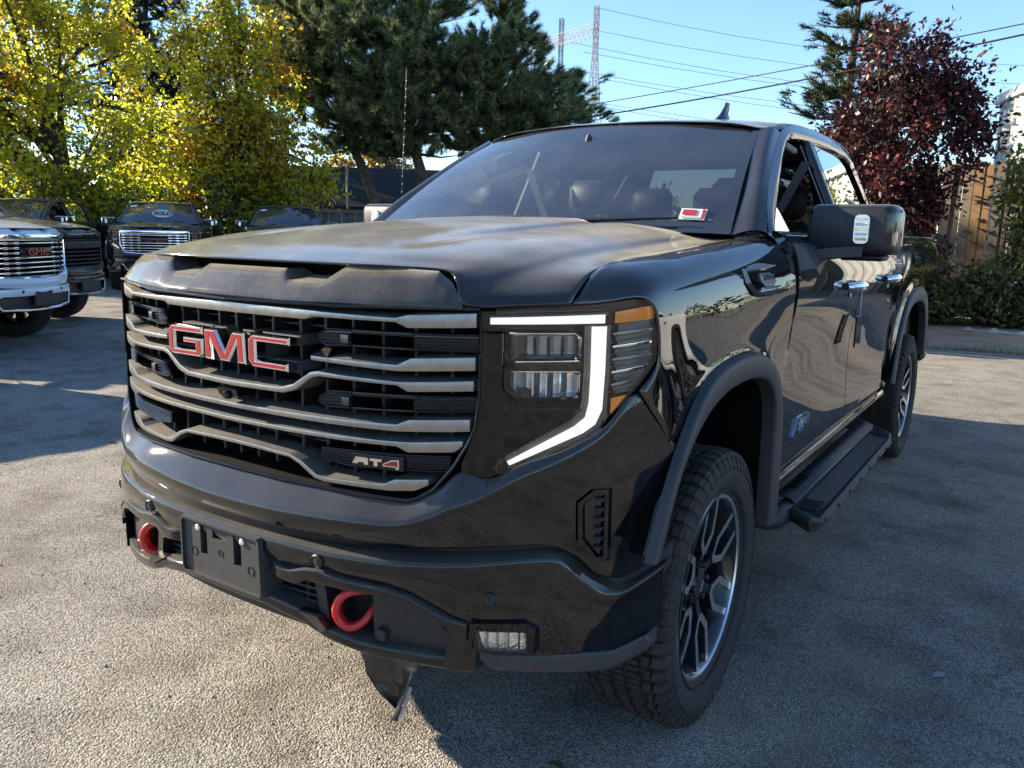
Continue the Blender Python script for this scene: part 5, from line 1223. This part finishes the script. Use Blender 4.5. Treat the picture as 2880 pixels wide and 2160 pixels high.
# SOLD sign and stickers of the first one, in its own frame
def on_glass(u, t):
    xb, xt = .800*u, .662*u; yb = .345+.13*abs(u)**2.2; yt = 1.055+.098*abs(u)**2.2; zb = 1.478-.010*u*u; zt = 1.927-.038*abs(u)**2.2; b = math.sin(math.pi*t)*.018
    return np.array((xb+(xt-xb)*t, yb+(yt-yb)*t-b*.6, zb+(zt-zb)*t+b))
def glass_panel(u0, u1, t0, t1, off=-.008): return [[on_glass(u, t)+np.array([0, off, -off*.5]) for u in np.linspace(u0, u1, 5)] for t in (t0, t1)]
sg = MB(); cu, ct, ru, rt2 = .10, .42, .30, .20
ring = [on_glass(cu+ru*math.cos(a), ct+rt2*math.sin(a))+np.array([0, -.012, .008]) for a in np.linspace(0, 2*math.pi, 33)[:-1]]
sg.v = [tuple(p) for p in ring]+[tuple(p+np.array([0, .004, -.002])) for p in ring]; sg.f = [tuple(range(32))]+[(i, 32+i, 32+(i+1) % 32, (i+1) % 32) for i in range(32)]
sold = thing('sold_sign', 'oval pale sign reading SOLD in red letters behind a windshield', 'sign', proto.location, proto.rotation_euler[2])
sg.out('sign_board', 'sold_cyan', sold, smooth=False)
v, f = text_mesh('SOLD', .15, .002, 0, .2, .008)
obj('sign_letters', [tuple(on_glass(cu+x*1.02/.75, ct+y/.62)+np.array([0, -.018-z, .012])) for x, y, z in v], f, 'sold_red', sold, smooth=False)
for root_ in (proto, dark2):
    MB().grid(glass_panel(-.93, -.72, .80, .90)).out('window_label', 'paper_white', root_)

# ------------------------------------------------------------------ fences
def board_fence(name, label, p0, p1, h, mats, bw=.145, gap=.008, z0=0.0, rails=True, lean=0.0, postm='galvanised', seed=1, cap=False):
    rr = random.Random(seed); d = Vector((p1[0]-p0[0], p1[1]-p0[1], 0)); L_ = d.length; ang = math.atan2(d.y, d.x)
    root = thing(name, label, 'fence', (p0[0], p0[1], 0), ang)
    pro = {}
    for m_ in mats:
        o = MB().bbox(-bw/2, bw/2, -.010, .010, 0, 1, .003).out('board', m_, None, smooth=False); pro[m_] = o.data; bpy.data.objects.remove(o)
    x = bw/2
    while x < L_:
        o = bpy.data.objects.new('board', pro[rr.choice(mats)]); C.objects.link(o); o.parent = root
        o.location = (x, rr.uniform(-.006, .006), z0+rr.uniform(-.01, .02)); o.scale = (rr.uniform(.985, 1.02), 1, h+rr.uniform(-.03, .03)); o.rotation_euler = (rr.uniform(-.01, .01)+lean, rr.uniform(-.008, .008), rr.uniform(-.03, .03)); x += bw+gap+rr.uniform(-.003, .006)
    if rails:
        for z in (.35, h*.52, h-.3): MB().bbox(0, L_, .018, .06, z0+z-.045, z0+z+.045, .006).out('rail', mats[0], root, smooth=False)
        k = 0.4
        while k < L_: MB().tube([(k, -.05, 0), (k, -.05, z0+h*.55)], .03, 10).out('post', postm, root); k += 2.4
    if cap: MB().bbox(0, L_, -.05, .06, z0+h, z0+h+.05, .006).out('top_cap', mats[0], root, smooth=False)
    return root
board_fence('board_fence', 'weathered tan and orange board fence behind the dark red tree', (-3.2, 16.6), (4.6, 16.2), 2.95, ['wood_tan', 'wood_tan_b', 'wood_tan_b', 'wood_tan', 'wood_tan_b', 'wood_orange'], bw=.175, gap=.001, seed=4)
board_fence('board_fence', 'dark grey board fence behind the parked pickups, under the yellow trees', (-24.5, 9.2), (-9.5, 21.9), 1.88, ['wood_grey'], bw=.19, gap=.010, seed=9, cap=True, rails=False)

# ------------------------------------------------------------------ trees
def rot_align(n):
    return n
def leaf_quads(P, N, size, rs, elong=1.7, droop=.35, jitter=.9, fold=False):
    """one bent leaf (two quads folded along the midrib are merged to one quad) per point"""
    n = len(P); d = N+rs.normal(0, jitter, (n, 3)); d[:, 2] -= droop; d /= np.linalg.norm(d, axis=1, keepdims=True)+1e-9
    r = rs.normal(0, 1, (n, 3)); s = np.cross(d, r); s /= np.linalg.norm(s, axis=1, keepdims=True)+1e-9
    sz = size*rs.uniform(.6, 1.3, (n, 1)); L_ = sz*elong*.5; Wd = sz*.5
    nn = np.cross(d, s)
    a = P; b = P+d*L_+s*Wd+nn*sz*.10; c = P+d*L_*2; e = P+d*L_-s*Wd+nn*sz*.10
    V = np.stack([a, b, c, e], 1).reshape(-1, 3); F = np.arange(n*4).reshape(n, 4); return V, F
def limb_tubes(segs, m): 
    k = MB()
    for pts, r in segs: k.tube(pts, r, 7)
    return k
def broadleaf(name, label, base, trunk_h, crown, nleaf, size, mats, weights, seed, barkm='bark_dark', clump=.55, nclump=150, trunk_r=.16, shape=None, ztaper=None, group=None, elong=1.7, limbs=14, cat='tree', droop=.35):
    """crown: list of ellipsoids (dx, dy, z, rx, ry, rz)"""
    rs = np.random.default_rng(seed); root = thing(name, label, cat, base, 0, group)
    cen = []; nrm = []; vol = np.array([c[3]*c[4]*c[5] for c in crown]); vol = vol/vol.sum()
    while len(cen) < nclump:
        c = crown[rs.choice(len(crown), p=vol)]; v = rs.normal(0, 1, 3); v /= np.linalg.norm(v); r = rs.uniform(.35, 1.0)**.6
        p = np.array(c[:3])+v*r*np.array(c[3:]); cen.append(p); nrm.append(v)
    cen = np.array(cen); nrm = np.array(nrm)
    # trunk and limbs reach into the clumps
    segs = []; top = np.array([rs.uniform(-.2, .2), rs.uniform(-.2, .2), trunk_h])
    ct = np.mean(cen, 0); zt = cen[:, 2].max()
    tp = [np.array([0, 0, -.05]), top*.5+np.array([rs.uniform(-.1, .1), 0, 0]), top, (top+np.array([ct[0], ct[1], zt*.7]))/2, np.array([ct[0], ct[1], zt*.85])]
    segs.append(([tuple(p) for p in tp], [trunk_r*1.25, trunk_r, trunk_r*.85, trunk_r*.5, trunk_r*.15]))
    for i in rs.choice(len(cen), min(limbs, len(cen)), replace=False):
        st = tp[2]*(1-.5*rs.random())+tp[3]*.5*rs.random() if rs.random() < .6 else tp[3]
        mid = (st+cen[i])/2+rs.normal(0, .15, 3)+np.array([0, 0, .2]); segs.append(([tuple(st), tuple(mid), tuple(cen[i])], [trunk_r*.42, trunk_r*.25, trunk_r*.07]))
    limb_tubes(segs, barkm).out('trunk', barkm, root)
    idx = rs.integers(0, len(cen), nleaf); cs = clump*rs.uniform(.6, 1.35, (len(cen), 1))
    off = rs.normal(0, .45, (nleaf, 3)); P = cen[idx]+off*cs[idx]
    N = nrm[idx]*.5+off*.6
    V, F = leaf_quads(P, N, size, rs, elong, droop)
    cm = rs.choice(len(mats), len(cen), p=weights); mi = cm[idx]; sw = rs.random(nleaf) < .25; mi[sw] = rs.choice(len(mats), sw.sum(), p=weights)
    fast('crown', V, F, mats, root, mi); return root
YG = 'yellow autumn trees behind the parked pickups'
YM = ['leaf_yellow', 'leaf_yellowgreen', 'leaf_orange']
broadleaf('maple_tree', 'large bright yellow-green autumn tree behind the white pickup', (-21.6, 10.6, 0), 2.2, [(-.8,-2.0,6.4,1.7,3.2,3.6),(.2,.5,7.8,1.5,2.2,3.2),(0,0,3.6,2.2,4.0,1.9),(-2.0,-4.5,5.2,1.7,2.6,3.2),(1.6,3.2,4.0,1.4,1.8,2.4)], 56000, .088, YM, [.62,.34,.04], 21, nclump=430, clump=.52, limbs=34, trunk_r=.22)
broadleaf('maple_tree', 'golden orange tree with an upright crown between the yellow-green tree and the pines', (-18.0, 13.5, 0), 1.9, [(0,0,3.2,1.4,1.9,1.6),(.1,.2,5.2,1.2,1.7,2.2),(-.5,-.5,7.4,.8,1.0,2.2),(.8,1.1,2.9,1.2,1.5,1.3)], 30000, .085, ['leaf_yellow', 'leaf_orange', 'leaf_yellowgreen'], [.58,.27,.15], 22, nclump=230, clump=.52, limbs=24, trunk_r=.17)
broadleaf('shrub', 'shaded olive bush at the fence between two parked pickups', (-21.3, 9.6, 0), .6, [(0,0,1.5,1.8,1.8,1.3),(1.6,1.6,1.4,1.5,1.5,1.2),(3.0,3.2,1.8,1.6,1.6,1.2)], 15000, .10, ['leaf_yellowgreen', 'leaf_bush', 'leaf_yellow'], [.5,.38,.12], 23, nclump=140, clump=.5, limbs=16, trunk_r=.07, cat='bush')

def needles(P, D, n_per, length, width, rs):
    """tufts of thin needles: fan of slender triangles round each shoot direction"""
    n = len(P); P = np.repeat(P, n_per, 0); D = np.repeat(D, n_per, 0); m = len(P)
    t = rs.uniform(-.8, .5, (m, 1)); d = D*rs.uniform(.5, 1.2, (m, 1))+rs.normal(0, .48, (m, 3)); d /= np.linalg.norm(d, axis=1, keepdims=True)
    s = np.cross(d, rs.normal(0, 1, (m, 3))); s /= np.linalg.norm(s, axis=1, keepdims=True)
    a = P+D*t*length*1.2; L_ = length*rs.uniform(.7, 1.25, (m, 1))
    V = np.stack([a+s*width, a-s*width, a+d*L_], 1).reshape(-1, 3); return V, np.arange(m*3).reshape(m, 3)
def pine(name, label, base, path, radii, whorls, seed, tufts=1500, length=.20, mats=('needle', 'needle_sunlit', 'needle_dark'), weights=(.48, .38, .14), group=None, width=.0075, per=30, bark_='bark', tuft_spread=.30, upturn=.35):
    """path: trunk points relative to base; whorls: (z, reach, count, azimuth or None)"""
    rs = np.random.default_rng(seed); root = thing(name, label, 'pine', base, 0, group)
    k = MB(); k.tube(cr(path, 4), list(np.interp(np.linspace(0, 1, (len(path)-1)*4+1), np.linspace(0, 1, len(radii)), radii)), 10)
    pz = np.array(path); tips = []; dirs = []
    for (z, reach, cnt, az) in whorls:
        c = np.array([np.interp(z, pz[:, 2], pz[:, 0]), np.interp(z, pz[:, 2], pz[:, 1]), z])
        for i in range(cnt):
            a = (rs.uniform(0, 2*math.pi) if az is None else az+rs.normal(0, .45)); r = reach*rs.uniform(.7, 1.15)
            d = np.array([math.cos(a), math.sin(a), 0.0]); e = c+d*r+np.array([0, 0, rs.uniform(-.15, .35)*r]); mid = (c+e)/2+np.array([0, 0, -.06*r])
            k.tube([tuple(c), tuple(mid), tuple(e)], [.05*min(1, r/1.5)+.012, .03, .008], 6)
            nt_ = max(3, int(7*r))
            for j in range(nt_):
                t = rs.uniform(.28, 1.0); p = (1-t)**2*c+2*t*(1-t)*mid+t*t*e
                sd_ = rs.normal(0, tuft_spread*(.5+.5*r/2), 3); sd_[2] = abs(sd_[2])*.7
                q = p+sd_; dd = d*.5+sd_*.8+np.array([0, 0, upturn]); dd /= np.linalg.norm(dd); tips.append(q); dirs.append(dd)
                if rs.random() < .35: k.tube([tuple(p), tuple(q)], [.010, .004], 4)
    k.out('trunk', bark_, root)
    tips = np.array(tips); dirs = np.array(dirs); sel = rs.integers(0, len(tips), tufts); P = tips[sel]+rs.normal(0, .06, (tufts, 3)); D_ = dirs[sel]+rs.normal(0, .12, (tufts, 3)); D_ /= np.linalg.norm(D_, axis=1, keepdims=True)
    V, F = needles(P, D_, per, length, width, rs); mi = np.repeat(rs.choice(len(mats), tufts, p=weights), per)
    fast('crown', V, F, list(mats), root, mi); return root
PG = 'pines behind the house roof'
W1 = [(4.0,1.6,5,None),(4.6,2.2,7,None),(5.2,2.5,8,None),(5.8,2.7,9,None),(6.4,2.6,9,None),(7.0,2.4,9,None),(7.6,2.1,8,None),(8.2,1.7,8,None),(8.8,1.2,6,None)]
pine('pine_tree', 'broad green pine with a leaning forked trunk, left one over the dark roof', (-17.6, 18.4, 0), [(0,0,0),(.15,.1,2.2),(-.5,-.4,4.4),(-.9,-.7,6.4),(-1.0,-.8,9.2)], [.20,.17,.13,.09,.03], W1, 31, 4600, .21, per=62, width=.009, tuft_spread=.46)
pine('pine_tree', 'green pine with sunlit tips and a bare leaning trunk beside the windshield', (-15.6, 19.6, 0), [(0,0,0),(-.3,-.2,2.4),(-.75,-.5,4.4),(-.9,-.6,6.4),(-.8,-.5,9.4)], [.23,.20,.15,.10,.03], [(3.9,1.8,5,None),(4.5,2.3,8,None)]+[(z, r, n, None) for z, r, n in ((5.2,2.6,9),(5.9,2.8,10),(6.6,2.6,10),(7.3,2.4,9),(8.0,2.0,9),(8.8,1.4,7))], 32, 4600, .21, per=62, width=.009, tuft_spread=.46)
pine('pine_tree', 'dark spreading pine whose right branches reach out against the blue sky', (-14.1, 20.9, 0), [(0,0,0),(-.2,-.1,2.0),(-.35,-.2,4.0),(-.2,-.1,6.0),(-.1,0,8.6)], [.26,.22,.17,.11,.03], [(3.7,2.4,7,.6),(4.3,2.8,8,.5),(4.9,3.0,8,.7),(5.4,2.6,7,.6),(4.2,2.0,6,None),(5.0,2.3,8,None),(5.8,2.4,9,None),(6.6,2.0,8,None),(7.4,1.6,7,None),(8.2,1.0,6,None)], 33, 4600, .21, per=62, width=.009, tuft_spread=.46)
pine('spruce_tree', 'tall dark spruce standing behind the yellow trees', (-29.9, 18.7, 0), [(0,0,0),(0,0,5),(0,0,13)], [.25,.18,.04], [(z, 3.4-.17*z, 9, None) for z in np.arange(2.5, 13, .7)], 34, 3200, .30, ('needle_dark', 'needle'), (.8, .2), None, .018, 24, 'bark_dark', .30, -.25)
pine('spruce_tree', 'dark spruce at the far end of the lot behind the yellow-green tree', (-35.0, 13.5, 0), [(0,0,0),(0,0,5),(0,0,13)], [.25,.18,.04], [(z, 4.2-.2*z, 9, None) for z in np.arange(2.0, 13, .7)], 35, 2800, .34, ('needle_dark', 'needle'), (.8, .2), None, .02, 24, 'bark_dark', .30, -.25)
# right side
broadleaf('plum_tree', 'dark red purple-leaved plum tree in front of the tan fence', (-1.0, 14.7, 0), 1.3, [(.0,.1,3.3,1.35,1.2,1.35),(.2,.0,4.4,.95,.9,.95),(-.3,0,2.2,1.35,1.2,1.2),(-.2,-.2,1.4,1.15,1.0,.9),(.75,.1,3.6,.8,.7,.9)], 24000, .060, ['leaf_plum', 'leaf_plum_red'], [.80,.20], 41, nclump=170, clump=.36, limbs=34, trunk_r=.09, elong=1.9, droop=.15)
pine('juniper_tree', 'dark scraggly conifer behind the dark red tree', (-3.3, 20.5, 0), [(0,0,0),(.1,0,4),(.2,0,8.5)], [.18,.13,.04], [(z, 1.75-.09*z, 8, None) for z in np.arange(1.2, 8.4, .55)], 42, 2100, .16, ('needle_dark', 'needle'), (.6, .4), None, .012, 26, 'bark_dark', .26, .1)
broadleaf('vine', 'green climbing vine covering the right end of the tan fence', (1.45, 15.5, 0), .8, [(0,0,2.2,.75,.35,1.3),(.5,-.1,3.2,.7,.35,.9),(.3,-.2,1.3,1.0,.5,.8),(.9,0,4.0,.5,.3,.8)], 9000, .065, ['leaf_green', 'leaf_yellowgreen', 'leaf_bush'], [.55,.15,.30], 43, nclump=110, clump=.32, limbs=18, trunk_r=.03, cat='vine', droop=.5)
for i, (bx, by, h, w, ws, lab) in enumerate(((-.1, 14.2, .55, .7, [.45,.40,.15], 'low green weedy bush at the foot of the tan fence'), (.9, 14.4, .66, .75, [.30,.45,.25], 'brownish weedy bush with dry stalks beside the green vine'), (1.9, 14.3, .75, .8, [.25,.40,.35], 'dry olive bush at the right end of the fence foot'))):
    broadleaf('bush', lab, (bx, by, 0), .2, [(0,0,h*.62,w,.55,h*.6),(.25,.1,h*1.15,w*.5,.4,h*.5),(-.3,.0,h*.9,w*.4,.35,h*.4)], 5600, .042, ['leaf_bush', 'leaf_green', 'leaf_dry'], ws, 50+i, nclump=46, clump=.30, limbs=22, trunk_r=.018, cat='bush', elong=2.6, droop=-.1)
broadleaf('maple_tree', 'small orange tree top far behind the power lines', (-27.0, 57.0, 0), 4.0, [(0,0,7.0,1.6,1.6,1.8)], 2500, .28, ['leaf_orange'], [1.0], 45, nclump=40, clump=.8, limbs=8, trunk_r=.12)
broadleaf('maple_tree', 'reddish autumn tree seen between the pine trunks', (-29.5, 31.0, 0), 2.0, [(0,0,4.0,2.6,2.6,2.0)], 5000, .16, ['leaf_plum_red', 'leaf_orange', 'leaf_green'], [.35,.3,.35], 46, nclump=60, clump=.8, limbs=8, trunk_r=.12)

# ------------------------------------------------------------------ buildings
hs = thing('house', 'low house with a dark shingle roof behind the grey fence', 'house', (-19.5, 19.6, 0), R_(42))
MB().box(-4.2, 3.2, 0, 5.0, 0, 2.2).out('wall', 'siding', hs, smooth=False)
m = MB(); m.v = [(-4.5,-.35,2.20),(3.5,-.35,2.20),(3.5,2.6,3.75),(-4.5,2.6,3.75),(-4.5,-.35,2.12),(3.5,-.35,2.12),(3.5,2.6,3.67),(-4.5,2.6,3.67),(-4.5,5.4,2.2),(3.5,5.4,2.2)]
m.f = [(0,1,2,3),(4,7,6,5),(0,4,5,1),(3,2,9,8)]; rf = m.out('roof', 'shingle', hs, smooth=False)
m = MB(); m.v = [(2.3,-.9,2.3),(3.6,-.9,3.35),(4.9,-.9,2.3),(2.3,3,2.3),(3.6,3,3.35),(4.9,3,2.3)]; m.f = [(0,1,4,3),(1,2,5,4)]; m.out('gable_roof', 'shingle', hs, smooth=False)
m = MB(); m.v = [(2.45,-.88,2.3),(3.6,-.88,3.25),(4.75,-.88,2.3),(4.75,-.88,0),(2.45,-.88,0)]; m.f = [(0,1,2,3,4)]; m.fixn().out('gable_wall', 'siding', hs, smooth=False)
for (a, b) in (((2.25,2.26),(3.6,3.36)), ((4.95,2.26),(3.6,3.36))): MB().tube([(a[0],-.95,a[1]),(b[0],-.95,b[1])], .07, 4).out('barge_board', 'siding', hs, smooth=False)
MB().tube([(-.2, -.4, 2.1), (-.2, -.4, 3.6)], .04, 8).out('vent_pipe', 'galvanised', hs)
h2 = thing('house', 'pale grey building seen between the pine trunks above the dark roof', 'house', (-27, 30, 0), R_(42))
MB().box(-3, 5, 0, 4, 0, 3.3).out('wall', 'siding', h2, smooth=False)
m = MB(); m.v = [(-3.3,-.4,3.3),(5.3,-.4,3.3),(5.3,2,4.4),(-3.3,2,4.4),(-3.3,4.4,3.3),(5.3,4.4,3.3)]; m.f = [(0,1,2,3),(3,2,5,4)]; m.out('roof', 'galvanised', h2, smooth=False)
# corrugated metal shed on the right
a0, a1 = Vector((.15, 21.5, 0)), Vector((3.3, 12.94, 0)); dv = (a1-a0); L_ = dv.length
shed = thing('metal_shed', 'long pale corrugated metal building behind the fence', 'building', a0, math.atan2(dv.y, dv.x))
pts = []; x = 0
while x < L_:
    pts += [(x, 0), (x+.16, 0), (x+.20, -.045), (x+.26, -.045), (x+.30, 0)]; x += .30
m = MB().grid([[(px_, py_, z) for px_, py_ in pts] for z in (0, 4.75)], True); m.out('wall', 'metal_sheet', shed, smooth=False)
MB().box(-.1, L_, -.12, 6.0, 4.75, 4.95).out('roof_edge', 'metal_sheet', shed, smooth=False)

# ------------------------------------------------------------------ pylon and wires
def pylon(base, h, w, rz, label):
    t = thing('power_pylon', label, 'pylon', base, rz); k = MB(); r = .055
    n = 14
    def half(z): return w*(1-.86*min(1, z/(h*.80))) if z < h*.80 else w*.14
    cor = [(-1,-1),(1,-1),(1,1),(-1,1)]; zs = [h*(1-(1-i/n)**1.15) for i in range(n+1)]
    for i in range(n):
        for j in range(4):
            c0, c1 = cor[j], cor[(j+1) % 4]; z0, z1 = zs[i], zs[i+1]; h0, h1 = half(z0), half(z1)
            k.tube([(c0[0]*h0,c0[1]*h0,z0),(c0[0]*h1,c0[1]*h1,z1)], r, 4); k.tube([(c0[0]*h0,c0[1]*h0,z0),(c1[0]*h1,c1[1]*h1,z1)], r*.6, 4); k.tube([(c1[0]*h0,c1[1]*h0,z0),(c0[0]*h1,c0[1]*h1,z1)], r*.6, 4)
            k.tube([(c0[0]*h1,c0[1]*h1,z1),(c1[0]*h1,c1[1]*h1,z1)], r*.6, 4)
    k.out('mast', 'tower_steel', t, smooth=False); return t
PX, PY = -57.7, 108.8
pylon((PX, PY, 0), 33.5, 2.0, 0, 'tall lattice steel power pylon leg behind the pines')
pylon((-65.6, 112.4, 0), 33.5, 2.0, .2, 'middle lattice leg of the power line gantry, half hidden by the pines')
pylon((-72.9, 115.0, 0), 33.5, 2.0, .2, 'far lattice leg of the power line gantry, mostly hidden by the pines')
gt = thing('pylon_gantry', 'lattice cross beam joining the power pylon legs', 'pylon', (PX, PY, 29.6), math.atan2(6.2, -15.2)); k = MB()
LB = 17.0
for i in range(16):
    x0, x1 = LB*i/16, LB*(i+1)/16
    for (y, z) in ((-.6,0),(.6,0),(-.6,1.5),(.6,1.5)): k.tube([(x0,y,z),(x1,y,z)], .05, 4)
    for y in (-.6, .6): k.tube([(x0,y,0),(x1,y,1.5)], .03, 4); k.tube([(x0,y,1.5),(x1,y,0)], .03, 4)
k.out('beam', 'tower_steel', gt, smooth=False)
def wire(label, p0, p1, sag, r, m, n=14, name='power_line'):
    pts = []
    for i in range(n+1):
        t = i/n; pts.append((p0[0]+(p1[0]-p0[0])*t, p0[1]+(p1[1]-p0[1])*t, p0[2]+(p1[2]-p0[2])*t-4*sag*t*(1-t)))
    o = MB().tube(pts, r, 5).out(name, m, None); return tag(o, label, 'cable', 'overhead wires')
WL = 'thin grey overhead power line running from the pylon across the sky'
for i, (z0_, x1, y1, z1, dx) in enumerate(((33.3, 60, 190, 36, 0), (30.5, 75, 190, 32, -1), (29.0, 70, 190, 29.5, -4), (27.5, 85, 190, 28, -2), (26.0, 80, 190, 26, -7), (24.0, 90, 190, 24, -1), (22.5, 90, 190, 22, -10), (20.5, 95, 190, 21, -3))):
    wire(WL, (PX+dx, PY, z0_), (x1, y1, z1), 7.5, .032, 'wire_grey')
CL = 'thick black service cable sagging from the pines to the dark red tree'
wire(CL, (-22, 23.0, 4.9), (.9, 17.6, 5.55), .35, .020, 'cable_black')
wire(CL, (-22, 23.0, 5.1), (.9, 17.6, 5.75), .20, .012, 'cable_black')
wire('black service cable running out to the right of the dark red tree', (.9, 17.6, 5.62), (12, 13.5, 6.6), .15, .014, 'cable_black')
# flag whip: thin segmented rod that stands behind the hood
wp = thing('whip_antenna', 'thin segmented white-dotted whip antenna sticking up behind the hood', 'antenna', (-8.6, 9.5, 0)); k = MB(); k.tube([(0,0,0),(.12,.14,4.3)], [.012,.006], 6); k.out('rod', 'cable_black', wp)
for i in range(26): z = .6+i*.14; MB().lathe([(-.012,.011),(.012,.011)], 6, 'z', (.12*z/4.3, .14*z/4.3, z)).out('band', 'paper_white', wp)

# ------------------------------------------------------------------ small things on and round the main truck
# registration sticker inside the windshield
st = MB().grid([[tuple(on_glass(u, t)+np.array([0, -.004, .003])) for u in np.linspace(.775, .885, 4)] for t in (.085, .165)]); st.out('window_sticker', 'paper_white', truck)
for (ua, ub, ta, tb, m_) in ((.785,.845,.115,.155,'sticker_red'), (.868,.882,.09,.16,'sticker_red'), (.785,.865,.09,.105,'sticker_green')):
    MB().grid([[tuple(on_glass(u, t)+np.array([0, -.006, .0045])) for u in np.linspace(ua, ub, 3)] for t in (ta, tb)]).out('sticker_print', m_, truck)
# torn black film hanging below the bumper
fl = MB(); rows = []; rs = random.Random(5)
for i in range(9):
    t = i/8; w = .085*(1-t)**.6+.012; z = .448-.215*t; row = []
    for j in range(7):
        u = j/6*2-1; row.append((.452+u*w+.02*t+rs.uniform(-.004, .004), -.858+.022*math.sin(u*2.6+t*3)*(.4+t)+rs.uniform(-.005, .005), z+rs.uniform(-.006, .006)+.02*abs(u)*t))
    rows.append(row)
fl.grid(patch(rows, 2, 2)); film = fl.out('torn_film', 'film_black', truck, smooth=True, sharp=0, solid=.0015)
wt = MB(); wt.grid([[(.508,-.845,.335),(.516,-.845,.335)],[(.494,-.852,.285),(.505,-.852,.285)],[(.478,-.856,.240),(.489,-.856,.240)]]); wt.out('film_backing', 'paper_white', truck)
# black tag hanging at the rear door edge
tg = MB().bbox(1.012, 1.020, 1.62, 1.74, .98, 1.12, .002); tg.out('hanging_tag', 'gloss_black', truck, smooth=False)
MB().tube([(1.014, 1.705, 1.12), (1.010, 1.72, 1.27)], .0018, 5).out('tag_cord', 'paper_white', truck)

# loose stones and dust lumps on the lot, too many and too small to count
def stones(name, label, n, region, smin, smax, m, seed):
    rs = np.random.default_rng(seed); base = np.array([(1,0,0),(-1,0,0),(0,1,0),(0,-1,0),(0,0,1),(0,0,-.4)], float); tri_ = np.array([(0,2,4),(2,1,4),(1,3,4),(3,0,4),(2,0,5),(1,2,5),(3,1,5),(0,3,5)])
    x = rs.uniform(region[0], region[1], n); y = rs.uniform(region[2], region[3], n); s_ = smin+(smax-smin)*rs.random(n)**4; a = rs.uniform(0, 6.28, n)
    b = base[None]*rs.uniform(.6, 1.25, (n, 6, 1))*s_[:, None, None]; b[..., 2] *= .75
    ca, sa = np.cos(a)[:, None], np.sin(a)[:, None]; V = np.stack([b[..., 0]*ca-b[..., 1]*sa+x[:, None], b[..., 0]*sa+b[..., 1]*ca+y[:, None], b[..., 2]+.002], -1).reshape(-1, 3)
    F = (tri_[None]+6*np.arange(n)[:, None, None]).reshape(-1, 3); o = fast(name, V, F, m, None); o['kind'] = 'stuff'; o['label'] = label; o['category'] = 'gravel'; return o
stones('loose_gravel', 'pale loose chips scattered over the asphalt', 5200, (-3.5, 4.0, -2.2, 3.5), .002, .0075, 'stone', 61)
# grass tufts along the asphalt edge
def tufts(name, label, spots, seed):
    rs = np.random.default_rng(seed); V = []; F = []
    for (x, y, n, h) in spots:
        for _ in range(n):
            px_, py_ = x+rs.normal(0, .16), y+rs.normal(0, .05); a = rs.uniform(0, 6.28); hh = h*rs.uniform(.4, 1.1); w = .004; l = rs.normal(0, .4, 2)*hh
            b = len(V); V += [(px_-w*math.cos(a), py_-w*math.sin(a), 0), (px_+w*math.cos(a), py_+w*math.sin(a), 0), (px_+l[0], py_+l[1], hh)]; F.append((b, b+1, b+2))
    o = fast(name, V, F, 'grass_dry', None); o['kind'] = 'stuff'; o['label'] = label; o['category'] = 'grass'; return o
tufts('grass', 'dry grass tufts along the edge of the asphalt', [(.75+i*.17, 10.35+.03*i, 40, .13) for i in range(6)]+[(1.9+i*.3, 10.6, 20, .10) for i in range(5)]+[(.2, 10.25, 25, .12)], 71)
# crumpled plastic sheet and litter at the foot of the bushes
def crumple(name, label, x0, x1, y0, y1, h, m, seed, cat):
    rs = random.Random(seed); nx, ny = 22, 6; rows = []
    for j in range(ny):
        rows.append([(x0+(x1-x0)*i/(nx-1)+rs.uniform(-.02, .02), y0+(y1-y0)*j/(ny-1)+rs.uniform(-.03, .03), .008+abs(rs.gauss(0, h))*(1 if 0 < j < ny-1 and 0 < i < nx-1 else .2)) for i in range(nx)])
    o = MB().grid(patch(rows, 2, 2)).out(name, m, None, sharp=25, solid=.002); return tag(o, label, cat)
crumple('plastic_sheet', 'crumpled pale plastic sheet lying at the foot of the bushes', .55, 2.4, 13.05, 13.45, .028, 'plastic_sheet', 5, 'litter')
crumple('paper_scrap', 'small white crumpled scrap by the bush behind the rear wheel', -.28, -.10, 12.75, 12.95, .05, 'paper_white', 6, 'litter')

# fallen leaves
def litter(name, label, n, region, seed):
    rs = np.random.default_rng(seed); P = np.stack([rs.uniform(region[0], region[1], n), rs.uniform(region[2], region[3], n), np.full(n, .006)], 1); N = rs.normal(0, 1, (n, 3)); N[:, 2] *= .12
    V, F = leaf_quads(P, N, .045, rs, 1.3, -.02, .05); V[:, 2] = np.abs(V[:, 2]-.006)*.5+.006
    o = fast(name, V, F, ['leaf_dry', 'leaf_orange'], None, rs.integers(0, 2, n)); o['kind'] = 'stuff'; o['label'] = label; o['category'] = 'leaves'
litter('fallen_leaves', 'scattered dry fallen leaves on the lot', 110, (-10, 4, -1.5, 13), 81)
# far wood that closes the horizon all round the lot
rs = np.random.default_rng(91); n = 16000
ang = rs.uniform(0, 2*math.pi, n); rad = rs.uniform(84, 96, n); hmax = 4.2+1.6*np.sin(ang*23)+1.2*np.sin(ang*57+1)+.8*np.sin(ang*131+2)
P = np.stack([rad*np.cos(ang), rad*np.sin(ang), hmax*rs.random(n)**.7], 1); V, F = leaf_quads(P, rs.normal(0, 1, (n, 3)), .75, rs, 1.2, 0, 1.0)
fw_ = fast('far_wood', V, F, ['needle_dark', 'leaf_bush', 'leaf_yellowgreen'], None, rs.choice(3, n, p=[.62, .30, .08])); fw_['kind'] = 'stuff'; fw_['label'] = 'low far wood along the horizon'; fw_['category'] = 'wood'
